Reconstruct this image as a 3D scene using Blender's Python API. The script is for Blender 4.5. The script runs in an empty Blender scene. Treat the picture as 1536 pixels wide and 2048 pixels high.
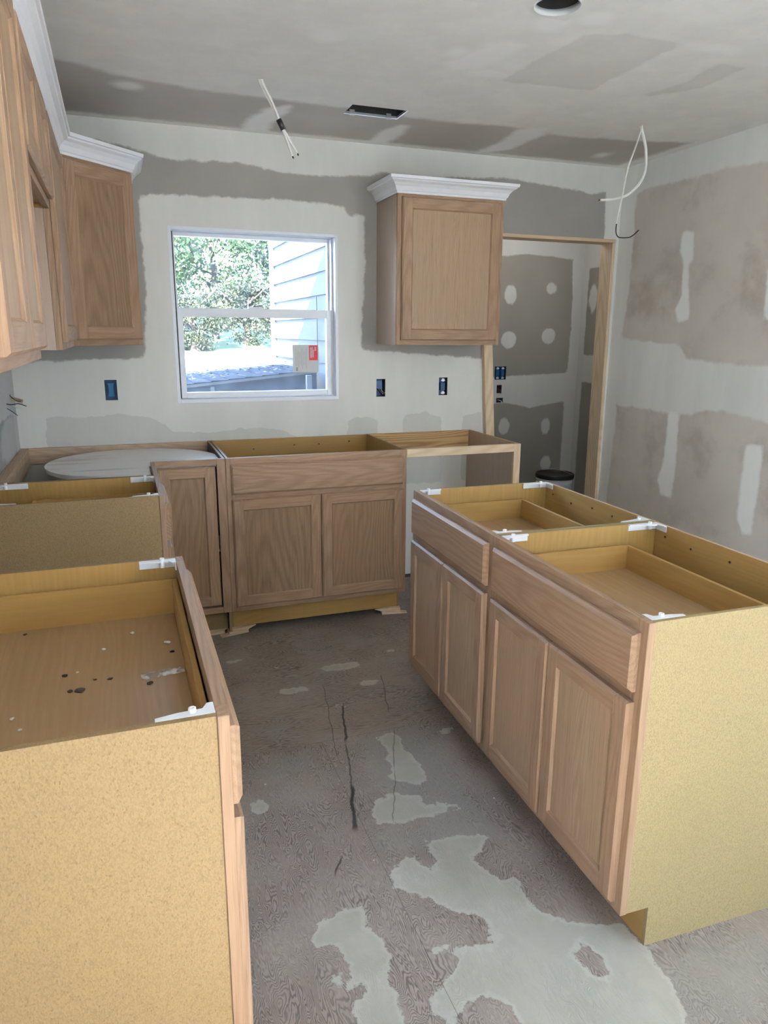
import bpy, bmesh, math, random
import numpy as np
from mathutils import Vector, Matrix

random.seed(7)
S = bpy.context.scene
COL = S.collection
PI = math.pi

# ------------------------------------------------------------------ camera
cd = bpy.data.cameras.new('camera')
cam = bpy.data.objects.new('camera', cd)
COL.objects.link(cam)
_yaw, _pit, _rol = math.radians(19.8762), math.radians(13.9276), math.radians(0.3838)
_fw = Vector((math.sin(_yaw) * math.cos(_pit), math.cos(_yaw) * math.cos(_pit), -math.sin(_pit)))
_rt = Vector((math.cos(_yaw), -math.sin(_yaw), 0))
_up = _rt.cross(_fw)
_r2 = _rt * math.cos(_rol) + _up * math.sin(_rol)
_u2 = -_rt * math.sin(_rol) + _up * math.cos(_rol)
cam.matrix_world = Matrix(((_r2.x, _u2.x, -_fw.x, .4925), (_r2.y, _u2.y, -_fw.y, -3.9979), (_r2.z, _u2.z, -_fw.z, 1.487), (0, 0, 0, 1)))
cd.sensor_fit = 'HORIZONTAL'
cd.sensor_width = 36
cd.lens = 36 * 1448.18 / 1536
cd.clip_start = .02
cd.clip_end = 300
S.camera = cam

# ------------------------------------------------------------------ light
WORLD_STRENGTH = 14.0
SUN_STRENGTH = 85.0
S.view_settings.view_transform = 'Standard'
S.view_settings.look = 'None'
S.view_settings.gamma = 1
S.view_settings.use_curve_mapping = False
S.view_settings.exposure = 0.98
S.cycles.use_denoising = True
S.cycles.max_bounces = 10
S.cycles.diffuse_bounces = 6
S.cycles.transparent_max_bounces = 12
S.cycles.sample_clamp_indirect = 8

w = bpy.data.worlds.new('sky')
S.world = w
w.use_nodes = True
_nt = w.node_tree
_bg = _nt.nodes['Background']
_tc = _nt.nodes.new('ShaderNodeTexCoord')
_sx = _nt.nodes.new('ShaderNodeSeparateXYZ')
_rp = _nt.nodes.new('ShaderNodeValToRGB')
_rp.color_ramp.elements[0].position = 0.0
_rp.color_ramp.elements[0].color = (.84, .91, 1, 1)
_rp.color_ramp.elements[1].position = .45
_rp.color_ramp.elements[1].color = (.46, .66, 1, 1)
_nt.links.new(_tc.outputs['Generated'], _sx.inputs[0])
_nt.links.new(_sx.outputs['Z'], _rp.inputs[0])
_nt.links.new(_rp.outputs[0], _bg.inputs[0])
_bg.inputs[1].default_value = WORLD_STRENGTH


def light(name, kind, loc, aim, energy, color, **kw):
    l = bpy.data.lights.new(name, kind)
    l.energy = energy
    l.color = color
    for k, v in kw.items():
        setattr(l, k, v)
    o = bpy.data.objects.new(name, l)
    COL.objects.link(o)
    o.location = loc
    o.rotation_euler = (Vector(aim) - Vector(loc)).to_track_quat('-Z', 'Y').to_euler()
    return o


# late-morning sun from behind the house: yard lit, house side in shade
light('sun', 'SUN', (0, 0, 10), (3.0, 7.5, 10 - 5.7), SUN_STRENGTH, (1, .93, .82), angle=.01)
# ------------------------------------------------------------------ materials
MATS = {}


def nd(nt, t, ins=None, **kw):
    n = nt.nodes.new(t)
    for k, v in kw.items():
        setattr(n, k, v)
    for k, v in (ins or {}).items():
        s = n.inputs[k]
        if hasattr(v, 'is_output'):
            nt.links.new(v, s)
        else:
            s.default_value = v
    return n


def mth(nt, op, a, b=0.0, c=0.0):
    return nd(nt, 'ShaderNodeMath', {0: a, 1: b, 2: c}, operation=op).outputs[0]


def ramp(nt, fac, stops):
    n = nd(nt, 'ShaderNodeValToRGB', {0: fac})
    e = n.color_ramp.elements
    while len(e) < len(stops):
        e.new(.5)
    for i, (p, c) in enumerate(stops):
        e[i].position = p
        e[i].color = (*c, 1)
    return n.outputs[0]


def mixc(nt, fac, a, b, mode='MIX'):
    n = nd(nt, 'ShaderNodeMix', data_type='RGBA', blend_type=mode)
    for k, v in ((0, fac), (6, a), (7, b)):
        if hasattr(v, 'is_output'):
            nt.links.new(v, n.inputs[k])
        else:
            n.inputs[k].default_value = v if k == 0 else (*v, 1)
    return n.outputs[2]


def mrange(nt, v, a, b, c=0.0, d=1.0, smooth=True):
    n = nd(nt, 'ShaderNodeMapRange', {0: v, 1: a, 2: b, 3: c, 4: d})
    if smooth:
        n.interpolation_type = 'SMOOTHSTEP'
    return n.outputs[0]


def noise(nt, vec, scale, detail=3, rough=.5, dist=0.0):
    return nd(nt, 'ShaderNodeTexNoise', {'Vector': vec, 'Scale': scale, 'Detail': detail, 'Roughness': rough, 'Distortion': dist}).outputs[0]


def mapping(nt, vec, sc=(1, 1, 1), rot=(0, 0, 0), loc=(0, 0, 0)):
    return nd(nt, 'ShaderNodeMapping', {'Vector': vec, 'Scale': sc, 'Rotation': rot, 'Location': loc}).outputs[0]


def newmat(name):
    m = bpy.data.materials.new(name)
    m.use_nodes = True
    MATS[name] = m
    return m, m.node_tree, m.node_tree.nodes['Principled BSDF']


def setbump(nt, bs, h, strength, dist=.002):
    b = nd(nt, 'ShaderNodeBump', {'Height': h, 'Strength': strength, 'Distance': dist})
    nt.links.new(b.outputs[0], bs.inputs['Normal'])


def plain(name, col, rough=.5, metal=0.0, var=.08, scale=30, bump=0.0, spec=.5):
    m, nt, bs = newmat(name)
    tc = nd(nt, 'ShaderNodeTexCoord').outputs['Object']
    n = noise(nt, tc, scale, 4)
    c = mixc(nt, n, tuple(x * (1 - var) for x in col), tuple(min(1, x * (1 + var)) for x in col))
    nt.links.new(c, bs.inputs['Base Color'])
    bs.inputs['Roughness'].default_value = rough
    bs.inputs['Metallic'].default_value = metal
    bs.inputs['Specular IOR Level'].default_value = spec
    if bump:
        setbump(nt, bs, n, bump)
    return m


def wood(name, light_, mid, dark, rings=9.0, fig=.8, rough=.55, pores=.5, zs=.07, spec=.35):
    """wood with annual rings cut along the piece: uses the per-piece 'gr' coordinates (grain along z)"""
    m, nt, bs = newmat(name)
    g = nd(nt, 'ShaderNodeAttribute', attribute_name='gr').outputs['Vector']
    big = noise(nt, mapping(nt, g, (5, 5, 1.1)), 1.0, 2)
    wob = noise(nt, mapping(nt, g, (24, 24, 2.2)), 1.0, 3)
    sp = nd(nt, 'ShaderNodeSeparateXYZ', {0: g})
    x = mth(nt, 'ADD', sp.outputs[0], mth(nt, 'MULTIPLY', mth(nt, 'SUBTRACT', big, .5), .20))
    y = mth(nt, 'ADD', sp.outputs[1], mth(nt, 'MULTIPLY', sp.outputs[2], zs))
    r = mth(nt, 'SQRT', mth(nt, 'ADD', mth(nt, 'MULTIPLY', x, x), mth(nt, 'MULTIPLY', y, y)))
    r = mth(nt, 'ADD', r, mth(nt, 'MULTIPLY', mth(nt, 'SUBTRACT', wob, .5), .018))
    s = mth(nt, 'FRACT', mth(nt, 'MULTIPLY', r, rings * 10))
    ring = mrange(nt, mth(nt, 'ABSOLUTE', mth(nt, 'SUBTRACT', s, .62)), .0, .42, 1, 0)
    pore = noise(nt, mapping(nt, g, (420, 420, 9)), 1.0, 2, .6)
    strk = noise(nt, mapping(nt, g, (70, 70, 1.2)), 1.0, 3, .6)
    c = mixc(nt, mrange(nt, strk, .3, .7), light_, mid)
    c = mixc(nt, mth(nt, 'MULTIPLY', ring, fig), c, dark)
    c = mixc(nt, mth(nt, 'MULTIPLY', mrange(nt, pore, .52, .68), pores), c, tuple(v * .72 for v in dark))
    tint = noise(nt, mapping(nt, g, (2.5, 2.5, .5)), 1.0, 2)
    c = mixc(nt, mrange(nt, tint, .35, .7, 0, .35), c, (light_[0] * .95, light_[1] * .80, light_[2] * .72))
    nt.links.new(c, bs.inputs['Base Color'])
    bs.inputs['Roughness'].default_value = rough
    bs.inputs['Specular IOR Level'].default_value = spec
    setbump(nt, bs, pore, .12 if spec < .5 else .02, .001)
    return m


OAK = wood('raw_oak', (.355, .245, .16), (.305, .205, .13), (.225, .14, .083), rings=8, fig=.6)
OAK_DOOR = wood('raw_oak_panel', (.295, .20, .122), (.26, .172, .10), (.17, .105, .056), rings=5.5, fig=.5, zs=.09)
OAK_FINE = wood('rift_oak', (.40, .29, .195), (.355, .25, .158), (.265, .18, .108), rings=26, fig=.55, zs=.01)
OAK_LAM = wood('oak_laminate_side', (.37, .25, .155), (.34, .225, .135), (.27, .17, .10), rings=12, fig=.4, rough=.42, spec=.9)
OAK_LAM.node_tree.nodes['Principled BSDF'].inputs['Coat Weight'].default_value = 1.0
OAK_LAM.node_tree.nodes['Principled BSDF'].inputs['Coat Roughness'].default_value = .5
OAK_LAM.node_tree.nodes['Principled BSDF'].inputs['Coat IOR'].default_value = 2.1
PINE = wood('pine_lumber', (.72, .59, .42), (.66, .52, .35), (.50, .35, .20), rings=7, fig=.5, pores=.1)
MAPLE = wood('maple_print', (.41, .262, .088), (.375, .235, .076), (.31, .188, .055), rings=6, fig=.25, pores=.15, rough=.42)
PLYFIR = wood('fir_plywood', (.62, .42, .2), (.56, .36, .16), (.30, .16, .06), rings=7, fig=.9, pores=.1, zs=.02)
DUSTY = wood('dusty_drawer_board', (.37, .255, .135), (.33, .22, .115), (.27, .175, .09), rings=5, fig=.3, pores=.2, rough=.4)
RAWEDGE = wood('raw_edge', (.58, .44, .31), (.5, .37, .25), (.38, .27, .18), rings=12, fig=.4)


def particle(name, col, dk):
    m, nt, bs = newmat(name)
    tc = nd(nt, 'ShaderNodeTexCoord').outputs['Object']
    v = nd(nt, 'ShaderNodeTexVoronoi', {'Vector': mapping(nt, tc, (1, 1, .55)), 'Scale': 480.0, 'Randomness': 1.0})
    sp = nd(nt, 'ShaderNodeSeparateColor', {0: v.outputs['Color']})
    n1 = noise(nt, tc, 900, 2)
    n2 = noise(nt, tc, 3.0, 4)
    c = mixc(nt, mrange(nt, sp.outputs[0], .0, .9), tuple(x * .86 for x in col), tuple(min(1, x * 1.1) for x in col))
    c = mixc(nt, mth(nt, 'MULTIPLY', mrange(nt, n1, .56, .75), .7), c, dk)
    c = mixc(nt, mrange(nt, sp.outputs[1], .93, .97, 0, .55), c, dk)
    c = mixc(nt, mrange(nt, n2, .4, .72, 0, .22), c, tuple(x * .8 for x in col))
    nt.links.new(c, bs.inputs['Base Color'])
    bs.inputs['Roughness'].default_value = .62
    setbump(nt, bs, n1, .1, .0008)
    return m


PB = particle('particle_board', (.255, .172, .078), (.155, .095, .038))
PB2 = particle('pale_particle_board', (.30, .232, .11), (.205, .145, .065))

WHITE_PLASTIC = plain('white_plastic', (.78, .79, .80), .35, var=.03)
VINYL = plain('white_vinyl', (.80, .82, .85), .35, var=.02)
TRIMWHITE = plain('primed_white_trim', (.80, .80, .81), .45, var=.03)
SUSAN_WHITE = plain('white_melamine_dusty', (.76, .75, .73), .22, var=.12, scale=9)
_nt = SUSAN_WHITE.node_tree
_b = _nt.nodes['Principled BSDF']
_tc2 = nd(_nt, 'ShaderNodeTexCoord').outputs['Object']
_st = mrange(_nt, noise(_nt, mapping(_nt, _tc2, (2.2, 9, 1)), 1.0, 5, .6), .55, .72, 0, .45)
_nt.links.new(mixc(_nt, _st, (.78, .77, .76), (.45, .33, .23)), _b.inputs['Base Color'])
BLUEBOX = plain('blue_box_plastic', (.01, .075, .19), .4)
BLACK = plain('black_plastic', (.012, .012, .013), .45)
DARKVOID = plain('dark_cavity', (.02, .02, .02), .9)
METAL = plain('galvanised_metal', (.55, .58, .58), .35, .9)
BUCKETW = plain('white_bucket_plastic', (.72, .74, .73), .4, var=.05)
CABLEW = plain('white_cable_jacket', (.80, .79, .73), .5, var=.04)
RED = plain('red_print', (.62, .015, .03), .5)
PAPER = plain('white_paper', (.62, .63, .62), .7, var=.05)
INK = plain('grey_ink', (.34, .33, .34), .7)
LEAFLET = plain('red_brown_wire', (.12, .02, .015), .5)
SHINGLE = plain('asphalt_shingle', (.026, .031, .040), .95, var=.45, scale=60, spec=.03)
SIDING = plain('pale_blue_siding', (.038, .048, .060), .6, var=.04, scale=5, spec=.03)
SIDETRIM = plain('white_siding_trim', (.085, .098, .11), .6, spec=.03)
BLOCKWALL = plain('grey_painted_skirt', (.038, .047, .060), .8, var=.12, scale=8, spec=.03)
CONCRETE = plain('pale_concrete', (.62, .58, .52), .9, var=.1)
LAWN = plain('lawn', (.014, .04, .009), .95, var=.5, scale=6)
BARK = plain('bark', (.025, .02, .016), .95, var=.4, scale=20)
DUST = plain('plaster_crumb', (.72, .68, .60), .8)
DIRT = plain('dark_splotch', (.045, .03, .02), .8)
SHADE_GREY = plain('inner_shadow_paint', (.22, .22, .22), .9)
EXTW = plain('outer_sheathing', (.5, .52, .55), .9)


def leafmat(name, c1, c2):
    m, nt, bs = newmat(name)
    oi = nd(nt, 'ShaderNodeAttribute', attribute_name='lc').outputs['Fac']
    c = ramp(nt, oi, [(0, c1), (.75, c2), (1, (.09, .08, .035))])
    nt.links.new(c, bs.inputs['Base Color'])
    bs.inputs['Roughness'].default_value = .5
    tr = nd(nt, 'ShaderNodeBsdfTranslucent', {'Color': c})
    mx = nd(nt, 'ShaderNodeMixShader', {0: .4, 1: bs.outputs[0], 2: tr.outputs[0]})
    nt.links.new(mx.outputs[0], nt.nodes['Material Output'].inputs[0])
    return m


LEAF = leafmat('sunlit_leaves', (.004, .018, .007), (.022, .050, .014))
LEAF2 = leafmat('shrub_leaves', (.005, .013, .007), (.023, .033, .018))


def glassmat():
    m, nt, bs = newmat('window_glass')
    nt.nodes.remove(bs)
    tr = nd(nt, 'ShaderNodeBsdfTransparent', {'Color': (.96, .98, 1, 1)})
    gl = nd(nt, 'ShaderNodeBsdfGlossy', {'Roughness': .02})
    tc = nd(nt, 'ShaderNodeTexCoord').outputs['Object']
    # dusty film on the new panes
    df = nd(nt, 'ShaderNodeBsdfDiffuse', {'Color': (.8, .85, .9, 1)})
    tl = nd(nt, 'ShaderNodeBsdfTranslucent', {'Color': (.8, .88, 1, 1)})
    film = nd(nt, 'ShaderNodeMixShader', {0: .6, 1: df.outputs[0], 2: tl.outputs[0]})
    fr = nd(nt, 'ShaderNodeFresnel', {'IOR': 1.45})
    a = nd(nt, 'ShaderNodeMixShader', {0: fr.outputs[0], 1: tr.outputs[0], 2: gl.outputs[0]})
    d = mrange(nt, noise(nt, tc, 14, 4), .3, .8, .006, .03)
    b = nd(nt, 'ShaderNodeMixShader', {0: d, 1: a.outputs[0], 2: film.outputs[0]})
    nt.links.new(b.outputs[0], nt.nodes['Material Output'].inputs[0])
    return m


GLASS = glassmat()


def clearfilm():
    m, nt, bs = newmat('clear_plastic_film')
    bs.inputs['Base Color'].default_value = (.9, .9, .9, 1)
    bs.inputs['Roughness'].default_value = .12
    tr = nd(nt, 'ShaderNodeBsdfTransparent')
    tc = nd(nt, 'ShaderNodeTexCoord').outputs['Object']
    f = mrange(nt, noise(nt, tc, 60, 2), .4, .7, .25, .7)
    mx = nd(nt, 'ShaderNodeMixShader', {0: f, 1: tr.outputs[0], 2: bs.outputs[0]})
    nt.links.new(mx.outputs[0], nt.nodes['Material Output'].inputs[0])
    return m


FILM = clearfilm()


def drywall(name, bare, mud, edge=.008, amp=.022, dirt=0.0, dirtcol=(.25, .17, .11)):
    """gypsum board with joint compound: 'mud' attribute is the signed distance (m) to the edge of the compound"""
    m, nt, bs = newmat(name)
    tc = nd(nt, 'ShaderNodeTexCoord').outputs['Object']
    a = nd(nt, 'ShaderNodeAttribute', attribute_name='mud').outputs['Fac']
    b = nd(nt, 'ShaderNodeAttribute', attribute_name='thin').outputs['Fac']
    n1 = noise(nt, tc, 14, 5, .6)
    n2 = noise(nt, tc, 2.2, 3)
    n3 = noise(nt, mapping(nt, tc, (6, 6, 1.2)), 1.0, 4, .6)
    d = mth(nt, 'ADD', a, mth(nt, 'MULTIPLY', mth(nt, 'SUBTRACT', n1, .5), amp * 2))
    k = mrange(nt, d, -edge, edge)
    d2 = mth(nt, 'ADD', b, mth(nt, 'MULTIPLY', mth(nt, 'SUBTRACT', n1, .5), amp * 2))
    k2 = mth(nt, 'MULTIPLY', mrange(nt, d2, -edge * 2, edge * 2), .7)
    k = mth(nt, 'MAXIMUM', k, k2)
    cb = mixc(nt, mrange(nt, n2, .3, .7), tuple(x * .94 for x in bare), tuple(x * 1.06 for x in bare))
    if dirt:
        cb = mixc(nt, mth(nt, 'MULTIPLY', mrange(nt, noise(nt, tc, 2.6, 5, .65), .46, .72), dirt), cb, dirtcol)
    cm = mixc(nt, mrange(nt, n3, .35, .7), tuple(x * .965 for x in mud), tuple(x * 1.03 for x in mud))
    c = mixc(nt, k, cb, cm)
    fa = nd(nt, 'ShaderNodeAttribute', attribute_name='fresh').outputs['Fac']
    d3 = mth(nt, 'ADD', fa, mth(nt, 'MULTIPLY', mth(nt, 'SUBTRACT', n1, .5), amp))
    c = mixc(nt, mth(nt, 'MULTIPLY', mrange(nt, d3, -edge, edge), .75), c, tuple(min(1, x * 1.14 + .02) for x in mud))
    nt.links.new(c, bs.inputs['Base Color'])
    nt.links.new(mrange(nt, k, 0, 1, .85, .6), bs.inputs['Roughness'])
    bs.inputs['Specular IOR Level'].default_value = .3
    h = mth(nt, 'ADD', mth(nt, 'MULTIPLY', k, .8), mth(nt, 'MULTIPLY', n3, .3))
    setbump(nt, bs, h, .25, .003)
    return m


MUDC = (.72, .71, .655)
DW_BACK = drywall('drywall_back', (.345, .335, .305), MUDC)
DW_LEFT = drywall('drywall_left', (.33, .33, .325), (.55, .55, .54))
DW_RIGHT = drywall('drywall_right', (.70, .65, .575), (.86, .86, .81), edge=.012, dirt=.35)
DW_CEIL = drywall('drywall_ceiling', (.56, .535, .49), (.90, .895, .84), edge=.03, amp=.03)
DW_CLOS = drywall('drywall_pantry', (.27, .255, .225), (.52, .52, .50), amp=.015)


def floor_mat(name, along_x, patch_seed):
    m, nt, bs = newmat(name)
    tc = nd(nt, 'ShaderNodeTexCoord').outputs['Object']
    lev = nd(nt, 'ShaderNodeAttribute', attribute_name='lev').outputs['Fac']
    sm = nd(nt, 'ShaderNodeAttribute', attribute_name='smear').outputs['Fac']
    sc = (1.1, 9.0, 1) if along_x else (7.6, 2.1, 1)
    q = mapping(nt, tc, sc, loc=(patch_seed, patch_seed * 1.7, 0))
    f = mth(nt, 'ADD', noise(nt, q, 1.9, 2.6, .5, .5), mth(nt, 'MULTIPLY', noise(nt, q, 16.0, 2.0), .03))
    s = mth(nt, 'FRACT', mth(nt, 'MULTIPLY', f, 44.0))
    line = mrange(nt, mth(nt, 'ABSOLUTE', mth(nt, 'SUBTRACT', s, .5)), .02, .36, 1, 0)
    brk = mrange(nt, noise(nt, tc, 5, 4), .32, .62)
    line = mth(nt, 'MULTIPLY', line, mth(nt, 'ADD', mth(nt, 'MULTIPLY', brk, .75), .25))
    big = noise(nt, tc, 2.1, 4)
    fine = noise(nt, mapping(nt, tc, sc), 22, 3, .6)
    c = mixc(nt, mrange(nt, big, .35, .65), (.335, .28, .235), (.37, .325, .28))
    c = mixc(nt, mrange(nt, fine, .3, .7, 0, .5), c, (.24, .205, .19))
    c = mixc(nt, mth(nt, 'MULTIPLY', line, .82), c, (.115, .098, .088))
    # grey dust smears over the veneer
    smk = mrange(nt, mth(nt, 'ADD', sm, mth(nt, 'MULTIPLY', mth(nt, 'SUBTRACT', noise(nt, tc, 9, 5, .65), .5), .16)), -.03, .06)
    c = mixc(nt, mth(nt, 'MULTIPLY', smk, .5), c, (.30, .30, .275))
    # flakes of filler
    fl = noise(nt, mapping(nt, tc, (1, 2.2, 1) if along_x else (1.6, 1, 1)), 7.5, 3, .55)
    c = mixc(nt, mrange(nt, fl, .735, .745, 0, .8), c, (.36, .35, .325))
    # levelling compound
    n1 = noise(nt, mapping(nt, tc, (1, 1, 1)), 16, 6, .68)
    d = mth(nt, 'ADD', lev, mth(nt, 'MULTIPLY', mth(nt, 'SUBTRACT', n1, .5), .085))
    k = mrange(nt, d, -.002, .002)
    cc = mixc(nt, mrange(nt, noise(nt, tc, 6, 5, .6), .35, .7), (.385, .372, .315), (.445, .43, .365))
    cc = mixc(nt, mrange(nt, noise(nt, tc, 3, 4, .6), .55, .75, 0, .45), cc, (.30, .295, .28))
    rim = mth(nt, 'MULTIPLY', mrange(nt, d, 0, .006), mrange(nt, d, .006, .02, 1, 0))
    cc = mixc(nt, mth(nt, 'MULTIPLY', rim, .35), cc, (.55, .54, .50))
    c = mixc(nt, k, c, cc)
    # white crumbs
    vo = nd(nt, 'ShaderNodeTexVoronoi', {'Vector': tc, 'Scale': 9.0})
    sp = nd(nt, 'ShaderNodeSeparateColor', {0: vo.outputs['Color']})
    cr = mth(nt, 'MULTIPLY', mrange(nt, vo.outputs['Distance'], .02, .045, 1, 0), mrange(nt, sp.outputs[0], .6, .62))
    c = mixc(nt, mth(nt, 'MULTIPLY', cr, .8), c, (.7, .68, .64))
    # cracks and scratches
    sx = nd(nt, 'ShaderNodeSeparateXYZ', {0: tc})
    X, Y = sx.outputs[0], sx.outputs[1]
    wv = mth(nt, 'MULTIPLY', mth(nt, 'SUBTRACT', noise(nt, tc, 11, 3), .5), .03)
    for (ax, ay, bx, by, wd, st) in [(1.257, -1.396, 1.186, -1.678, .007, .9), (1.186, -1.678, 1.10, -2.05, .004, .7), (1.13, -1.93, 1.068, -2.166, .010, .9),
                                    (1.498, -1.194, 1.414, -1.525, .003, .6), (1.39, -1.64, 1.30, -1.90, .003, .5), (1.30, -1.90, 1.19, -2.166, .003, .5),
                                    (1.226, -1.206, 1.127, -1.767, .003, .55), (1.003, -2.247, .955, -2.327, .005, .8)]:
        L = math.hypot(bx - ax, by - ay)
        ux, uy = (bx - ax) / L, (by - ay) / L
        dx = mth(nt, 'SUBTRACT', X, ax)
        dy = mth(nt, 'SUBTRACT', Y, ay)
        u = mth(nt, 'ADD', mth(nt, 'MULTIPLY', dx, ux), mth(nt, 'MULTIPLY', dy, uy))
        v = mth(nt, 'ADD', mth(nt, 'SUBTRACT', mth(nt, 'MULTIPLY', dy, ux), mth(nt, 'MULTIPLY', dx, uy)), wv)
        kk = mth(nt, 'MULTIPLY', mrange(nt, mth(nt, 'ABSOLUTE', v), wd * .3, wd, 1, 0), mth(nt, 'MULTIPLY', mrange(nt, u, -.01, .03), mrange(nt, u, L - .03, L + .01, 1, 0)))
        c = mixc(nt, mth(nt, 'MULTIPLY', kk, st), c, (.03, .026, .024))
    nt.links.new(c, bs.inputs['Base Color'])
    nt.links.new(mrange(nt, k, 0, 1, .62, .6), bs.inputs['Roughness'])
    bs.inputs['Specular IOR Level'].default_value = .2
    hh = mth(nt, 'ADD', mth(nt, 'MULTIPLY', line, -.5), mth(nt, 'MULTIPLY', k, 1.2))
    setbump(nt, bs, hh, .5, .002)
    return m


FL_X = floor_mat('worn_plywood_cross_grain', True, 3.1)
FL_Y = floor_mat('worn_plywood_long_grain', False, 8.3)
PALEFL = plain('pale_bounce_floor', (.62, .585, .52), .6, var=.06, scale=4)  # invented pale finish for the unseen rear floor, reflects sun upward
SUBFL = plain('subfloor_dark', (.08, .07, .065), .9)

# ------------------------------------------------------------------ mesh helpers


def link(name, me, parent=None):
    o = bpy.data.objects.new(name, me)
    COL.objects.link(o)
    if parent is not None:
        o.parent = parent
    return o


def tag(o, label=None, cat=None, group=None, kind=None):
    for k, v in (('label', label), ('category', cat), ('group', group), ('kind', kind)):
        if v:
            o[k] = v
    return o


def empty(name, loc=(0, 0, 0), rz=0.0, label=None, cat=None, group=None):
    o = link(name, None)
    o.empty_display_size = .1
    o.location = loc
    o.rotation_euler = (0, 0, rz)
    return tag(o, label, cat, group)


def setgr(me, co, grain, seed=None, ctr=None):
    """per-piece grain coordinates: x across, y through, z along the grain"""
    co = np.asarray(co, dtype=np.float64)
    c = co.mean(0) if ctr is None else np.asarray(ctr)
    rel = co - c
    ext = np.ptp(co, axis=0)
    ax = 'xyz'.index(grain)
    oth = [i for i in range(3) if i != ax]
    if ext[oth[0]] < ext[oth[1]]:
        oth = oth[::-1]
    g = np.stack([rel[:, oth[0]], rel[:, oth[1]], rel[:, ax]], 1)
    g[:, 0] += random.uniform(-.35, .35) * ext[oth[0]]
    g[:, 1] += random.uniform(.02, .07)
    g[:, 2] += random.uniform(.2, 1.2) * random.choice((-1, 1))
    g = g.astype(np.float32)
    a = me.attributes.new('gr', 'FLOAT_VECTOR', 'POINT')
    a.data.foreach_set('vector', g.ravel())


AX = {'x': 0, 'y': 1, 'z': 2}


def box(name, lo, hi, mat, parent=None, grain='z', bev=.0012, cham=(), c=.006, seg=1, mats=None):
    """one box piece; cham: list like 'x-y-' edges given a larger chamfer c; mats: {'x-':material} per face"""
    bm = bmesh.new()
    vs = {}
    for i in (0, 1):
        for j in (0, 1):
            for k in (0, 1):
                vs[i, j, k] = bm.verts.new(((lo[0], hi[0])[i], (lo[1], hi[1])[j], (lo[2], hi[2])[k]))
    F = {}
    for a in range(3):
        for s in (0, 1):
            o1, o2 = [q for q in range(3) if q != a]
            idx = []
            for (p, q) in ((0, 0), (1, 0), (1, 1), (0, 1)):
                t = [0, 0, 0]
                t[a] = s
                t[o1] = p
                t[o2] = q
                idx.append(vs[tuple(t)])
            F['xyz'[a] + '-+'[s]] = bm.faces.new(idx)
    bmesh.ops.recalc_face_normals(bm, faces=bm.faces)
    ml = [mat]
    if mats:
        for k, mm in mats.items():
            if mm not in ml:
                ml.append(mm)
            F[k].material_index = ml.index(mm)
    special = []
    for sp in cham:
        f1, f2 = F[sp[:2]], F[sp[2:]]
        special += [e for e in f1.edges if e in f2.edges[:]]
    rest = [e for e in bm.edges if e not in special]
    if special:
        bmesh.ops.bevel(bm, geom=special, offset=c, segments=seg, affect='EDGES', profile=.5)
    if bev:
        es = [e for e in bm.edges if e.is_manifold and e.calc_face_angle(0) > 1.2]
        bmesh.ops.bevel(bm, geom=es, offset=bev, segments=1, affect='EDGES')
    me = bpy.data.meshes.new(name)
    bm.to_mesh(me)
    co = [v.co[:] for v in bm.verts]
    bm.free()
    for mm in ml:
        me.materials.append(mm)
    setgr(me, co, grain)
    return link(name, me, parent)


def prism(name, poly, axis, a, b, mat, parent=None, grain='z', mats=None, smooth=False):
    """polygon (2D, in the two other axes, in order) extruded along axis from a to b; mats=(start cap, end cap)"""
    n = len(poly)
    ax = AX[axis]
    oth = [i for i in range(3) if i != ax]
    V = []
    for t in (a, b):
        for p in poly:
            q = [0, 0, 0]
            q[ax] = t
            q[oth[0]], q[oth[1]] = p
            V.append(tuple(q))
    bm = bmesh.new()
    vv = [bm.verts.new(v) for v in V]
    f0 = bm.faces.new(vv[:n])
    f1 = bm.faces.new(vv[n:])
    for i in range(n):
        j = (i + 1) % n
        f = bm.faces.new((vv[i], vv[j], vv[n + j], vv[n + i]))
        f.smooth = smooth
    ml = [mat]
    if mats:
        for f, mm in zip((f0, f1), mats):
            if mm not in ml:
                ml.append(mm)
            f.material_index = ml.index(mm)
    bmesh.ops.recalc_face_normals(bm, faces=bm.faces)
    me = bpy.data.meshes.new(name)
    bm.to_mesh(me)
    bm.free()
    for mm in ml:
        me.materials.append(mm)
    setgr(me, V, grain)
    return link(name, me, parent)


def raw(name, V, Fc, mat, parent=None, smooth=False, grain='z', mi=None):
    me = bpy.data.meshes.new(name)
    me.from_pydata([tuple(v) for v in V], [], [tuple(f) for f in Fc])
    mm = mat if isinstance(mat, (list, tuple)) else [mat]
    for q in mm:
        me.materials.append(q)
    if mi is not None:
        me.polygons.foreach_set('material_index', mi)
    if smooth:
        me.polygons.foreach_set('use_smooth', [True] * len(me.polygons))
    setgr(me, V, grain)
    me.update()
    return link(name, me, parent)


def lathe(name, prof, mat, parent=None, n=48, ctr=(0, 0), smooth=True, mi=None):
    V, Fc, M = [], [], []
    for (r, z) in prof:
        for i in range(n):
            a = 2 * PI * i / n
            V.append((ctr[0] + r * math.cos(a), ctr[1] + r * math.sin(a), z))
    for k in range(len(prof) - 1):
        for i in range(n):
            j = (i + 1) % n
            Fc.append((k * n + i, k * n + j, (k + 1) * n + j, (k + 1) * n + i))
            M.append(mi[k] if mi else 0)
    o = raw(name, V, Fc, mat, parent, smooth, mi=M)
    return o


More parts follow.
